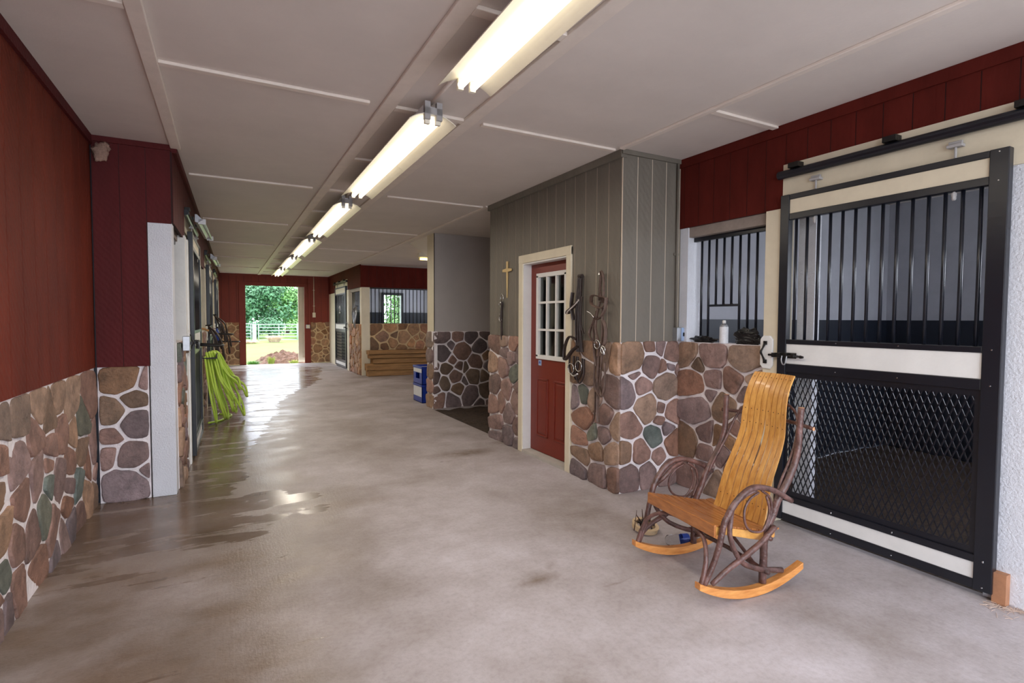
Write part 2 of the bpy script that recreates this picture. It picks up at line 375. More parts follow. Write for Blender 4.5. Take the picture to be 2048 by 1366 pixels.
def stone_face(parent, u0, u1, z0, z1, seeds, rng, pal=PAL, mort='mortar', m=.011, h=(.016, .032), name='stone_facing', back=.05, over=(0, 0), edge=(.006, .006, .004, .004)):
    mb = MB()
    mb.box(u0, u1, -.004, back, z0, z1, 0)
    u0 -= over[0]; u1 += over[1]
    for i, (cu, cz, r, k) in enumerate(seeds):
        poly = [(u0+edge[0], z0+edge[2]), (u1-edge[1], z0+edge[2]), (u1-edge[1], z1-edge[3]), (u0+edge[0], z1-edge[3])]
        mm = m*rng.uniform(.7, 1.25)
        for j, (du, dz, r2, _) in enumerate(seeds):
            if i == j: continue
            d = math.hypot(du-cu, dz-cz)
            if d > 1.2 or d < 1e-6: continue
            K = ((du*du+dz*dz)-(cu*cu+cz*cz)+(r*.9)**2-(r2*.9)**2)/(2*d)
            poly = clip(poly, (du-cu)/d, (dz-cz)/d, K-mm)
            if len(poly) < 3: break
        if len(poly) < 3: continue
        for w in (.14, .24):     # round the corners
            q = []
            for a in range(len(poly)):
                p0, p1 = poly[a], poly[(a+1) % len(poly)]
                q.append((p0[0]+(p1[0]-p0[0])*w, p0[1]+(p1[1]-p0[1])*w)); q.append((p1[0]+(p0[0]-p1[0])*w, p1[1]+(p0[1]-p1[1])*w))
            poly = q
        # resample and wobble
        per = []
        for a in range(len(poly)):
            p0, p1 = poly[a], poly[(a+1) % len(poly)]
            n = max(1, int(math.hypot(p1[0]-p0[0], p1[1]-p0[1])/.028))
            per += [(p0[0]+(p1[0]-p0[0])*t/n, p0[1]+(p1[1]-p0[1])*t/n) for t in range(n)]
        poly = per; n = len(poly)
        gx = sum(p[0] for p in poly)/n; gz = sum(p[1] for p in poly)/n
        size = sum(math.hypot(p[0]-gx, p[1]-gz) for p in poly)/n
        if size < .012: continue
        w2 = []
        for p in poly:
            q = 1+.06*noise.noise(Vector((p[0]*16, p[1]*16, i*3.1)))+.03*noise.noise(Vector((p[0]*50, p[1]*50, i*3.1)))
            w2.append((gx+(p[0]-gx)*q, gz+(p[1]-gz)*q))
        poly = [(min(max(a, u0+.002), u1-.002), min(max(b, z0+.002), z1-.002)) for a, b in w2]
        hh = rng.uniform(*h)*min(1, .5+size/.12)
        tx, tz = rng.uniform(-.12, .12), rng.uniform(-.12, .12)
        vs = []; rings = [(1, .1), (.99, .62), (.962, .9), (.91, 1), (.62, 1.0), (.3, 1.0)]
        for s, y in rings:
            for p in poly:
                a, b = gx+(p[0]-gx)*s, gz+(p[1]-gz)*s
                bump = .3*noise.noise(Vector((a*9, b*9, i*1.7)))+.16*noise.noise(Vector((a*27, b*27, i*2.7)))
                vs.append((a, -hh*(y+(bump if y > .5 else 0)+((a-gx)*tx+(b-gz)*tz)/hh*(1 if y > .5 else 0)*.6), b))
        vs.append((gx, -hh*(1+.3*noise.noise(Vector((gx*9, gz*9, i*1.7)))), gz))
        fs = []
        for q in range(len(rings)-1):
            for a in range(n):
                b = (a+1) % n; fs.append((q*n+a, q*n+b, (q+1)*n+b, (q+1)*n+a))
        c = len(vs)-1; q = (len(rings)-1)*n
        fs += [(q+a, q+(a+1) % n, c) for a in range(n)]
        col = pal[k]; jt = rng.uniform(.88, 1.14); hu = rng.uniform(-5, 5)
        mb.add(vs, fs, 1, srgb(*(max(20, min(250, x*jt+d)) for x, d in zip(col, (hu, 0, -hu)))))
    o = mb.build(name, [mort, 'stone'], parent)
    for pl in o.data.polygons: pl.use_smooth = pl.material_index == 1
    return o

def planks(parent, u0, u1, z0, z1, w, face, groove, name='siding', off=0., y0=0., gap=.006, cut=None, back=.02):
    """vertical grooved boards, faces at y0-.008; cut = (ua,ub,za,zb) opening"""
    mb = MB()
    def cell(a, b, za, zb):
        if b-a < .004 or zb-za < .004: return
        mb.box(a, b, y0, y0+back, za, zb, 1)
    def board(a, b, za, zb):
        if b-a < .004 or zb-za < .004: return
        mb.box(a, b, y0-.0028, y0+.001, za, zb, 0)
    rects = [(u0, u1, z0, z1)]
    if cut:
        ca, cb, cz0, cz1 = cut
        rects = [(u0, ca, z0, z1), (cb, u1, z0, z1), (ca, cb, cz1, z1), (ca, cb, z0, cz0)]
    for a, b, za, zb in rects:
        cell(a, b, za, zb)
        k = math.floor((a-u0-off)/w)
        x = u0+off+k*w
        while x < b:
            board(max(x+gap/2, a), min(x+w-gap/2, b), za, zb); x += w
    return mb.build(name, [face, groove], parent)

def solid(parent, name, u0, u1, y0, y1, z0, z1, m, bevel=0.):
    return MB().box(u0, u1, y0, y1, z0, z1).build(name, m, parent, bevel=bevel)

ZC = 2.734
ALPHA = .0146
R90 = -PI/2
trim_n = [0]
def trim(label, T, boxes, m, cat='trim', bevel=.004):
    trim_n[0] += 1
    mb = MB(T)
    for b in boxes: mb.box(*b)
    o = mb.build('trim_%d' % trim_n[0], m, bevel=bevel)
    return tag(o, label, cat, kind='structure')

# ------------------------------------------------------------------ floor
def smooth(a, b, x):
    t = max(0., min(1., (x-a)/(b-a))); return t*t*(3-2*t)
WETB = [(1.5, -.2), (2.4, -.1), (3.2, .12), (3.7, .25), (3.95, .36), (4.05, .5), (4.15, .56), (4.25, .3), (4.38, .5), (4.5, .44), (4.62, .12), (5.1, .14), (5.84, .19), (6.4, .3), (7, .36), (7.6, .55), (8.4, .62), (9.5, .8), (10.5, 1.05), (11.5, 1.5), (12.8, 1.9), (15, 2.3), (16.3, 2.5), (17, 2.4), (18, 1.8)]
def wb(y):
    for (a, p), (b, q) in zip(WETB, WETB[1:]):
        if a <= y <= b: return p+(q-p)*(y-a)/(b-a)
    return WETB[0][1] if y < WETB[0][0] else WETB[-1][1]
def blob(x, y, cx, cy, rx, ry): return max(0., 1-math.hypot((x-cx)/rx, (y-cy)/ry))
def make_floor():
    xs = [-1.2+.06*i for i in range(95)]; ys = [-1.6+.06*i for i in range(327)]
    vs = []; wet = []; damp_tone = []; stain = []
    for y in ys:
        for x in xs:
            vs.append((x, y, 0))
            nx = .1*noise.noise(Vector((x*2.3, y*2.3, 0)))+.05*noise.noise(Vector((x*7, y*7, 4)))
            d = wb(y)-x+nx
            w = smooth(-.03, .12, d)
            w *= .45+.25*smooth(3.3, 4.3, y)
            w *= 1-.55*smooth(15.6, 17.0, y+nx*3)
            w *= smooth(2.9, 4.0, y)
            pud = max(blob(x, y, .55, 4.12, .17, .13), blob(x, y, .44, 4.42, .3, .14), blob(x, y, .25, 4.6, .25, .2))
            w = max(w, min(1., pud*2.2)*.95)
            hole = blob(x, y, .53, 4.2, .1, .05)
            w *= 1-min(1., hole*3)
            wet.append(w)
            damp_tone.append(min(1, max(smooth(-.55, .25, wb(y)+.30-x+nx*2.4)*(1-smooth(8, 13, y)*.75), .42*smooth(3.4, 6.5, y+nx*4)*(1-smooth(12.5, 15.5, y)))))  # left-edge damp, plus a browner tone across the whole mid aisle
            stain.append(min(1, 1.6*blob(x, y, 2.17, 5.12, .42, .17)+1.5*blob(x, y, 1.46, 2.43, .16, .07)+1.2*blob(x, y, 1.62, 2.56, .07, .05)
                            + .9*blob(x, y, 1.17, 1.62, .09, .09)+.8*blob(x, y, 2.7, 5.4, .12, .09)+.6*blob(x, y, .62, 2.75, .4, .3)+.5*blob(x, y, 2.3, 3.1, .25, .1)
                            + .7*blob(x, y, 2.8, 13., .8, .3)+.5*blob(x, y, 1.8, 10., .5, .4)))
    nx_ = len(xs); fs = []
    def keep(cx, cy): return not (cx > 2.80 and 5.68 < cy < 7.9) and not (cx > 3.4 and cy < 5.7)
    for j in range(len(ys)-1):
        for i in range(nx_-1):
            if keep((xs[i]+xs[i+1])/2, (ys[j]+ys[j+1])/2):
                a = j*nx_+i; fs.append((a, a+1, a+nx_+1, a+nx_))
    me = bpy.data.meshes.new('floor'); me.from_pydata(vs, [], fs); me.update()
    for nm, dat in (('wet', wet), ('damp_tone', damp_tone), ('stain', stain)):
        a = me.attributes.new(nm, 'FLOAT', 'POINT'); a.data.foreach_set('value', dat)
    me.materials.append(M['floor'])
    o = bpy.data.objects.new('floor', me); C.objects.link(o)
    sld = o.modifiers.new('slab', 'SOLIDIFY'); sld.thickness = .12; sld.offset = -1
    tag(o, 'long concrete aisle floor, wet and dark along its left side', 'floor', kind='structure')
    # slab of the side aisle beyond the mesh's right edge
    s2 = MB().box(4.4, 8, 7.9, 18, -.12, 0).build('floor_side_aisle', 'floor'); tag(s2, 'plain concrete floor under the timber stack in the side aisle', 'floor', kind='structure')
make_floor()

# dirt floors: the passage beside the tack room, the near right stall, the other stalls
def dirt(name, label, x0, x1, y0, y1, z, step=.09, amp=.02):
    nx = int((x1-x0)/step)+1; ny = int((y1-y0)/step)+1; vs = []; fs = []
    for j in range(ny+1):
        for i in range(nx+1):
            x = x0+(x1-x0)*i/nx; y = y0+(y1-y0)*j/ny
            vs.append((x, y, z+amp*noise.noise(Vector((x*6, y*6, 1)))+amp*.6*noise.noise(Vector((x*19, y*19, 2)))))
    for j in range(ny):
        for i in range(nx):
            a = j*(nx+1)+i; fs.append((a, a+1, a+nx+2, a+nx+1))
    o = MB().add(vs, fs).build(name, 'dirt', smooth=True)
    tag(o, label, 'floor', kind='structure')
dirt('floor_passage', 'dark mulch floor of the passage beyond the grey tack room', 2.81, 6.4, 5.66, 7.94, -.022)
dirt('floor_right_stall', 'dark bedding on the floor of the near right stall', 3.45, 6.75, -1.4, 3.38, -.03)
dirt('floor_left_stalls', 'dark bedding inside the left row of stalls', -4.2, -.42, 5.0, 17.95, -.03, .25)
dirt('floor_far_stall', 'dark bedding inside the far right stall', 3.02, 6.9, 13.45, 17.95, -.03, .25)

# ------------------------------------------------------------------ ceiling
cl = MB().box(-4.6, 8.2, -1.6, 18.1, ZC, ZC+.06).build('ceiling', 'ceiling'); tag(cl, 'off-white panelled ceiling of the whole aisle', 'ceiling', kind='structure')
def ceil_strip(label, x0, x1, y0, y1, t=.02, m='batten'):
    trim(label, None, [(x0, x1, y0, y1, ZC-t, ZC)], m)
def cb(x): return x
ceil_strip('wide flat ceiling board running over the left wall corner', -.358, -.288, -1.5, 4.96, .022)
ceil_strip('left of the two long ceiling boards beside the tube lights', .869, .955, -1.5, 17.9, .02)
ceil_strip('right of the two long ceiling boards beside the tube lights', 1.418, 1.503, -1.5, 17.9, .02)
ceil_strip('long ceiling strip near the right red fascia', 2.70, 2.745, -1.5, 3.30, .018)
ceil_strip('long ceiling strip from the tack room to the far right stall', 2.715, 2.76, 5.74, 13.33, .018)
ceil_strip('short ceiling strip running into the right red fascia', 2.75, 3.36, 2.42, 2.468, .018)
ceil_strip('ceiling strip over the top of the left wall', -.846, -.36, 2.80, 2.85, .018)
names = ['nearest', 'second', 'third', 'fourth', 'fifth', 'sixth']
for k in range(6):
    y = 3.365+2.438*k
    ceil_strip('%s cross strip from the camera on the left ceiling half' % names[k], -.288+.0125*max(0, y-5), .80, y-.022, y+.022, .018)
    ceil_strip('%s cross strip from the camera on the right ceiling half' % names[k], 1.56, 2.70, y-.022, y+.022, .018)
for k in range(13):
    y = 2.146+1.219*k
    ceil_strip('cross cleat number %s behind the tube lights, counted from the camera' % ['one', 'two', 'three', 'four', 'five', 'six', 'seven', 'eight', 'nine', 'ten', 'eleven', 'twelve', 'thirteen'][k], .955, 1.418, y-.03, y+.03, .02)

# ------------------------------------------------------------------ left near wall (long) and its return
ang = math.atan2(.07, 6.5)
WL = structure('wall_left', 'left near wall of red boards over a fieldstone base', 'wall', (-.855-.02, 4.97, 0), PI/2-ang*.5)
# local x = along +Y measured from the corner (negative towards the camera)
rng = random.Random(3)
seeds = [(y-4.97, z, r, k) for y, z, r, k in SEED_LEFT]
seeds = rand_seeds(-6.4, -1.98, .03, 1.0, .06, .12, rng, seeds, 'TTMMRRPG')
seeds = [s for s in seeds if s[0] > -6.4]
stone_face(WL, -6.4, .0, -.02, 1.03, seeds, rng, m=.008, h=(.010, .02))
planks(WL, -6.4, 0., 1.03, ZC-.06, .2, 'red_near', 'red_groove', y0=-.012, gap=.007, off=.07)
solid(WL, 'top_board', -6.4, 0, -.035, .02, ZC-.065, ZC-.001, 'red_ret')
solid(WL, 'backing', -6.4, .0, .05, .12, 0, ZC-.002, 'drywall')

WR = structure('wall_left_return', 'short dark red return wall over fieldstone, facing the camera', 'wall', (-.85, 4.97, 0), 0)
rng = random.Random(5)
seeds = [(x+.85, z, r, k) for x, z, r, k in SEED_RETURN]
stone_face(WR, .0, .32, -.01, 1.035, seeds, rng, m=.010, h=(.016, .03))
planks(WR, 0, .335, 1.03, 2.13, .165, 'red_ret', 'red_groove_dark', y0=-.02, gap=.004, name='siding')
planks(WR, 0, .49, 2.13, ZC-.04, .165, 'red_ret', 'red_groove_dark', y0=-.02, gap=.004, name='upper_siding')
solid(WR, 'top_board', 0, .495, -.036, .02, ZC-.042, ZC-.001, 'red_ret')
solid(WR, 'backing', -.1, .45, .052, .1, 0, ZC-.002, 'drywall')

nest = MB()
def lump(mb, c, r, seed, mi=0, sub=14, sq=(1, 1, 1), amp=.3):
    vs = []; fs = []; n = sub
    for i in range(n+1):
        th = PI*i/n
        for j in range(n):
            ph = 2*PI*j/n
            d = Vector((math.sin(th)*math.cos(ph), math.sin(th)*math.sin(ph), math.cos(th)))
            k = r*(1+amp*noise.noise(d*2.2+Vector((seed, 0, 0)))+amp*.4*noise.noise(d*6+Vector((0, seed, 0))))
            vs.append((c[0]+d.x*k*sq[0], c[1]+d.y*k*sq[1], c[2]+d.z*k*sq[2]))
    for i in range(n):
        for j in range(n):
            a = i*n+j; b = i*n+(j+1) % n; fs.append((a, b, b+n, a+n))
    return mb.add(vs, fs, mi)
lump(nest, (-.79, 4.925, 2.61), .055, 1, sq=(.85, .5, 1.2), amp=.5); lump(nest, (-.765, 4.93, 2.65), .035, 5, sq=(1, .6, 1), amp=.5)
tag(nest.build('mud_nest', 'mud', smooth=True), 'lumpy pale mud nest stuck in the upper corner of the red walls', 'nest')

# ------------------------------------------------------------------ stall fronts
def pull_plate(parent, x, y, z, s=1.):
    """painted scalloped plate with a forged pull"""
    w, h = .048*s, .115*s
    pl = [(x-w*.55, z-h), (x+w*.55, z-h), (x+w, z-h*.78), (x+w, z+h*.78), (x+w*.55, z+h), (x-w*.55, z+h), (x-w, z+h*.78), (x-w, z-h*.78)]
    p = MB().prism(pl, y-.018, y, 1).build('pull_plate', 'white_paint', parent, bevel=.004)
    mb = MB()
    mb.tube([(x-.004, y-.024, z+.065*s), (x-.014, y-.034, z+.03*s), (x-.02, y-.046, z), (x-.014, y-.034, z-.03*s), (x-.004, y-.024, z-.065*s)], [.009, .006, .008, .006, .009], 8)
    mb.box(x-.016, x+.008, y-.028, y-.018, z+.052*s, z+.078*s); mb.box(x-.016, x+.008, y-.028, y-.018, z-.078*s, z-.052*s)
    mb.build('pull_handle', 'iron', p, smooth=False, label='black forged pull handle')
    return p

def stall_door(name, label, loc, rot, W=1.205, H=2.245, nb=14, detail=True, latch=True, number=False, group=None, flip=False):
    """local: x 0..W to the viewer's right, front face y=0, body behind"""
    d = thing(name, label, 'stall door', loc, rot, group)
    T = .048; fz0 = .04; ft = .05; st = .062
    st2 = .078
    mb = MB()
    mb.box(0, st, 0, T, fz0, H); mb.box(W-st2, W, 0, T, fz0, H)          # stiles
    rails = [(fz0, fz0+.05), (.175, .215), (1.055, 1.112), (1.243, 1.275), (2.075, 2.118), (H-.035, H)]
    for a, b in rails: mb.box(st, W-st2, .004, T-.002, a, b)
    mb.build('frame', 'black', d, bevel=.004)
    x0, x1 = st, W-st2
    solid(d, 'top_panel', x0, x1, .012, T-.012, 2.118, H-.035, 'cream')
    solid(d, 'middle_panel', x0, x1, .012, T-.012, 1.112, 1.243, 'white_paint')
    solid(d, 'bottom_panel', x0, x1, .012, T-.012, fz0+.05, .178, 'white_paint')
    for i in range(nb):
        x = x0+(x1-x0)*(i+.55)/nb
        MB().rod((x, .024, 1.275), (x, .024, 2.075), .0095, 10 if detail else 6).build('bar', 'black', d, smooth=True)
    # expanded diamond mesh with a plate border
    mb = MB(); za, zb = .215, 1.055; bd = .034
    mb.box(x0, x1, .018, .022, za, za+bd); mb.box(x0, x1, .018, .022, zb-bd, zb)
    mb.box(x0, x0+bd*.6, .018, .022, za+bd, zb-bd); mb.box(x1-bd*.8, x1, .018, .022, za+bd, zb-bd)
    ax, bx, az, bz = x0+bd*.5, x1-bd*.7, za+bd*.8, zb-bd*.8
    pw, ph = (.0345, .088) if detail else (.069, .176)
    sw = .0034 if detail else .006
    L = (bz-az)*pw/ph
    for sgn in (1, -1):
        k = -int(L/pw)-2
        while k*pw+ax < bx+L+pw:
            c = ax+k*pw          # x at z=az
            # line x = c + sgn*(z-az)*pw/ph ; clip to the rectangle
            t0, t1 = 0., bz-az; sl = sgn*pw/ph
            for lim, up in ((ax, False), (bx, True)):
                tt = (lim-c)/sl
                if (sl > 0) == up: t1 = min(t1, tt)
                else: t0 = max(t0, tt)
            if t1-t0 > .01:
                p, q = (c+sl*t0, az+t0), (c+sl*t1, az+t1)
                yy = .017 if sgn > 0 else .0205
                mb.add([(p[0]-sw, yy, p[1]), (p[0]+sw, yy, p[1]), (q[0]+sw, yy, q[1]), (q[0]-sw, yy, q[1]),
                        (p[0]-sw, yy+.004, p[1]), (p[0]+sw, yy+.004, p[1]), (q[0]+sw, yy+.004, q[1]), (q[0]-sw, yy+.004, q[1])],
                       [(0, 1, 2, 3), (7, 6, 5, 4), (0, 4, 5, 1), (1, 5, 6, 2), (2, 6, 7, 3), (3, 7, 4, 0)])
            k += 1
    mb.build('mesh_panel', 'black', d)
    # hangers
    for hx in (W*.19, W*.81):
        mb = MB(); mb.rod((hx, .024, H-.2), (hx, .024, H+.075), .0065, 8)
        mb.lathe([(.013, 2.07), (.013, 2.058), (.011, 2.05), (.011, 2.038), (.006, 2.03)], 8, R=Matrix.Translation((hx, .024, 0)))
        mb.box(hx-.034, hx+.034, .004, .044, H+.058, H+.073); mb.box(hx-.03, hx+.03, .016, .032, H+.073, H+.09)
        mb.build('hanger_bolt', 'grey_paint', d, bevel=.002)
    if latch:
        s = -1 if flip else 1
        lx = W if flip else 0
        X = lambda v: lx+s*v
        def bx_(mb, a, b, y0, y1, z0, z1): mb.box(min(X(a), X(b)), max(X(a), X(b)), y0, y1, z0, z1)
        mb = MB(); bx_(mb, .01, .145, -.008, .0, 1.148, 1.186); bx_(mb, -.03, -.004, -.02, .03, 1.15, 1.18); 
        for c in (.03, .08, .13): bx_(mb, c-.01, c+.01, -.03, -.006, 1.152, 1.182)
        lt = mb.build('latch', 'iron', d, bevel=.003)
        mb = MB(); mb.rod((X(-.05), -.02, 1.165), (X(.17), -.02, 1.165), .0075, 8)
        mb.tube([(X(.17), -.02, 1.165), (X(.185), -.022, 1.163), (X(.205), -.022, 1.162)], [.006, .011, .007], 8)
        mb.build('latch_bolt', 'iron', lt, smooth=True)
        mb = MB(); mb.tube([(X(.06), -.03, 1.165), (X(.058), -.034, 1.135), (X(.07), -.036, 1.108), (X(.085), -.036, 1.11), (X(.092), -.034, 1.14), (X(.095), -.03, 1.165)], .0045, 8)
        mb.build('latch_ring', 'steel', lt, smooth=True)
    if detail:
        mb = MB()
        for zz in (.06, .19, .195, 1.08, 1.26, 2.09, 2.23):
            for xx in (W-st2*.5, W*.33, W*.62):
                if zz in (2.09, 2.23) and xx < W*.9: continue
                mb.lathe([(0, 0), (.0042, 0), (.003, .002), (0, .0022)], 8, R=Matrix.Translation((xx, .0045 if xx < W*.9 else 0, zz)) @ Matrix.Rotation(PI/2, 4, 'X'))
        mb.build('screw', 'chrome', d)
    if number:
        mb = MB(); cx, cz = W*.5, 1.66
        mb.tube([(cx-.06, -.004, cz+.04), (cx-.02, -.004, cz+.1), (cx+.05, -.004, cz+.08), (cx+.04, -.004, cz+.01), (cx-.03, -.004, cz-.06), (cx-.06, -.004, cz-.095), (cx, -.004, cz-.08), (cx+.08, -.004, cz-.09)], .012, 6)
        mb.build('number', 'label_white', d, label='white hand painted number 2')
        mb = MB(); mb.box(x0, x1, .03, .034, 1.275, 2.075); mb.build('upper_board', 'black', d)
    return d

def door_track(name, label, loc, rot, L, z, n=3):
    t = thing(name, label, 'door track', loc, rot)
    mb = MB(); mb.tube([(0, 0, z), (L, 0, z)], .028, 14, smooth=False); mb.build('rail', 'black', t, smooth=False, bevel=.003)
    for i in range(n):
        x = .12+(L-.5)*i/max(1, n-1)
        mb = MB(); mb.box(x-.035, x+.035, -.03, .045, z+.03, z+.062); mb.box(x-.035, x+.035, .03, .045, z-.01, z+.062); mb.build('bracket', 'iron', t)
    return t

def window_bars(name, label, loc, rot, w, z0, z1, xs, r=.0095, feed=None, cat='window grille', kind=None):
    t = thing(name, label, cat, loc, rot, None, kind)
    mb = MB(); mb.box(0, w, -.015, .02, z1, z1+.035); mb.build('top_rail', 'black', t, bevel=.003)
    for i, x in enumerate(xs):
        zb = z0
        if feed and feed[0] < i < feed[1]: zb = feed[2]
        MB().rod((x, 0, zb), (x, 0, z1+.01), r, 8).build('bar', 'black', t, smooth=True)
    if feed:
        a, b, z = feed
        mb = MB(); mb.rod((xs[a], 0, z), (xs[b], 0, z), r, 8)
        for i in range(a+1, b): mb.tube([(xs[i], 0, z+.05), (xs[i]+.002, 0, z+.02), (xs[i]+.012, 0, z+.004)], r*.7, 6)
        mb.build('feed_bar', 'black', t, smooth=True)
    return t

# ---- near right stall
RW = structure('wall_right', 'right stall wall, red fascia above fieldstone and white post', 'wall', (3.40, 3.345, 0), R90)
# local x = 3.345 - Y
rng = random.Random(11)
seeds = [(3.345-y, z, r, k) for y, z, r, k in SEED_STALL]
stone_face(RW, 0.0, .86, -.01, 1.222, seeds, rng, m=.0095, h=(.014, .03), back=.14)
planks(RW, .0, .955, 2.165, ZC-.07, .152, 'red_fascia', 'red_groove_dark', y0=-.02, gap=.006, name='lower_fascia', off=.06)
planks(RW, .955, 4.9, 2.462, ZC-.07, .152, 'red_fascia', 'red_groove_dark', y0=-.02, gap=.006, name='upper_fascia', off=.017)
solid(RW, 'fascia_top_board', 0, 4.9, -.036, .02, ZC-.07, ZC-.001, 'red_fascia')
solid(RW, 'track_board', .955, 4.9, -.022, .02, 2.16, 2.462, 'cream')
solid(RW, 'header', 0, .955, .0, .1, 2.085, 2.7, 'greywood')
solid(RW, 'window_jamb', .0, .1, -.012, .14, 1.222, 2.165, 'stucco')
post = solid(RW, 'door_post', .845, .965, -.045, .1, 0, 2.165, 'cream', .004)
pull_plate(post, .885, -.045, 1.18)
solid(RW, 'inner_jamb', 1.0, 1.12, .1, .16, 0, 2.2, 'stucco')
solid(RW, 'white_end_panel', 2.12, 4.9, -.005, .12, 0, 2.2, 'stucco')
solid(RW, 'sill_stud', 2.17, 2.225, -.05, -.004, 0, .155, 'post')
solid(RW, 'corner_backing', .0, 4.9, .02, .12, 2.17, ZC-.002, 'drywall')
stall_door('stall_door', 'nearest black sliding stall door with diamond mesh, right of the rocking chair', (3.335, 2.375, 0), R90)
door_track('door_track', 'black round rail above the nearest stall door', (3.345, 2.40, 0), R90, 3.4, 2.385, 6)
xs = [.175+.0745*i for i in range(8)]
window_bars('stall_grille', 'black barred grille over the stone ledge left of the near stall door', (3.47, 3.345, 0), R90, .86, 1.222, 2.05, xs, feed=(1, 5, 1.52))
# stall interior
SI = structure('wall_right_stall', 'pale inner walls with dark kickboards of the near right stall', 'wall', (0, 0, 0))
solid(SI, 'side_panel', 3.42, 6.8, 3.40, 3.5, 1.41, ZC-.01, 'stallwall')
solid(SI, 'side_kickboard', 3.42, 6.8, 3.385, 3.5, -.2, 1.41, 'navy')
solid(SI, 'rear_panel', 6.7, 6.8, 1.9, 3.4, 1.41, ZC-.01, 'stallwall')
solid(SI, 'rear_kickboard', 6.685, 6.8, -1.5, 3.385, -.2, 1.41, 'navy')
solid(SI, 'rear_panel', 6.7, 6.8, -1.5, -1., 1.41, ZC-.01, 'stallwall')
solid(SI, 'window_head', 6.7, 6.8, -1., 1.9, 2.3, ZC-.01, 'stallwall')  # head of the rear window, out of view, widened to brighten the stall
mb = MB(); mb.box(3.42, 4.2, -1.6, -1.5, -.04, ZC-.01); mb.box(6.0, 6.8, -1.6, -1.5, -.04, ZC-.01); mb.box(4.2, 6., -1.6, -1.5, -.04, 1.1); mb.box(4.2, 6., -1.6, -1.5, 2.4, ZC-.01)  # unseen opening in the end panel, added to light the stall walls
mb.build('near_panel', 'stallwall', SI)

# ---- things on the ledge
can = thing('spray_can', 'white and silver spray can standing on the stone ledge', 'spray can', (3.42, 2.893, 1.222))
MB().lathe([(.031, 0), (.033, .004), (.033, .125), (.031, .13)], 24).build('body', 'label_white', can, smooth=False, bevel=.001)
MB().lathe([(.031, .13), (.03, .138), (.018, .152), (.014, .156)], 24).build('shoulder', 'steel', can, smooth=True)
MB().lathe([(.013, .156), (.014, .165), (.013, .176), (.009, .18)], 16).build('spray_nozzle', 'white_paint', can, smooth=True)
def crumple(name, label, loc, size, seed, m='plastic_black', rot=0):
    vs = []; fs = []; n = 26
    for i in range(n+1):
        for j in range(n):
            th = PI*i/n; ph = 2*PI*j/n
            d = Vector((math.sin(th)*math.cos(ph), math.sin(th)*math.sin(ph), math.cos(th)))
            k = 1+.45*noise.noise(d*1.6+Vector((seed, 0, 0)))+.4*abs(noise.noise(d*4+Vector((0, seed, 0))))-.25*abs(noise.noise(d*9+Vector((seed, seed, 0))))
            vs.append((d.x*size[0]*k, d.y*size[1]*k, max(0.0, size[2]*.85+d.z*size[2]*k)))
    for i in range(n):
        for j in range(n):
            a = i*n+j; b = i*n+(j+1) % n; fs.append((a, b, b+n, a+n))
    o = MB().add(vs, fs).build(name, m); o.location = loc; o.rotation_euler[2] = rot
    return tag(o, label, 'plastic bag')
crumple('plastic_bag', 'crumpled shiny black plastic bag right of the spray can', (3.415, 2.68, 1.222), (.03, .105, .06), 3)
crumple('plastic_bag', 'flat limp black plastic bag left of the spray can', (3.415, 3.09, 1.222), (.028, .11, .026), 8)

# ---- tack room box
TF = structure('wall_tack_front', 'grey board end wall of the tack room over fieldstone, facing the camera', 'wall', (2.775, 3.345, 0), 0)
rng = random.Random(21)
seeds = [(x-2.775, z, r, k) for x, z, r, k in SEED_FRONT]
stone_face(TF, 0, .625, -.01, 1.232, seeds, rng, m=.0105, h=(.018, .034), over=(.012, 0), edge=(0, .004, .004, .004))
planks(TF, -.012, .70, 1.222, ZC-.035, .152, 'taupe', 'taupe_groove', y0=-.012, gap=.008, off=.0)
solid(TF, 'top_board', -.03, .70, -.034, .02, ZC-.036, ZC-.001, 'taupe')
solid(TF, 'backing', .0, .72, .02, .06, 0, ZC-.002, 'drywall')
TS = structure('wall_tack_side', 'grey board long wall of the tack room over fieldstone, along the aisle', 'wall', (2.775, 5.715, 0), R90)
# local x = 5.715 - Y ; door casing 0.735..1.705
rng = random.Random(22)
sl = [(5.715-y, z, r, k) for y, z, r, k in SEED_SIDE_L]
stone_face(TS, -.02, .742, -.01, 1.225, sl, rng, m=.009, h=(.018, .034), edge=(0, .004, .004, .004))
sr = [(5.715-y, z, r, k) for y, z, r, k in SEED_SIDE_R]
stone_face(TS, 1.70, 2.369, -.01, 1.228, sr, rng, m=.0095, h=(.018, .034), over=(0, .014), edge=(.004, 0, .004, .004))
planks(TS, 0, 2.37, 1.222, ZC-.06, .158, 'taupe', 'taupe_groove', y0=-.012, gap=.008, cut=(.74, 1.70, 1.222, 2.06))
solid(TS, 'top_board', -.02, 2.39, -.036, .02, ZC-.062, ZC-.001, 'taupe')
BK = MB()
BK.box(0, .76, .02, .1, 0, ZC-.002); BK.box(1.68, 2.36, .02, .1, 0, ZC-.002); BK.box(.76, 1.68, .02, .1, 2.02, ZC-.002)
BK.build('backing', 'drywall', TS)
TB = structure('wall_tack_rear', 'grey rear wall of the tack room beside the mulch passage', 'wall', (0, 0, 0))
solid(TB, 'rear_panel', 2.80, 6.4, 5.66, 5.715, 0, ZC-.002, 'drywall')
solid(TB, 'inner_lining', 5.2, 5.25, 3.52, 5.66, 0, ZC-.002, 'darkglass_back')
solid(TB, 'room_floor', 2.88, 5.2, 3.52, 5.66, -.02, .02, 'darkglass_back')

# red half-glass door
D1 = structure('door_1', 'red half-glazed tack room door in a cream casing', 'door', (2.775, 4.985, 0), R90)
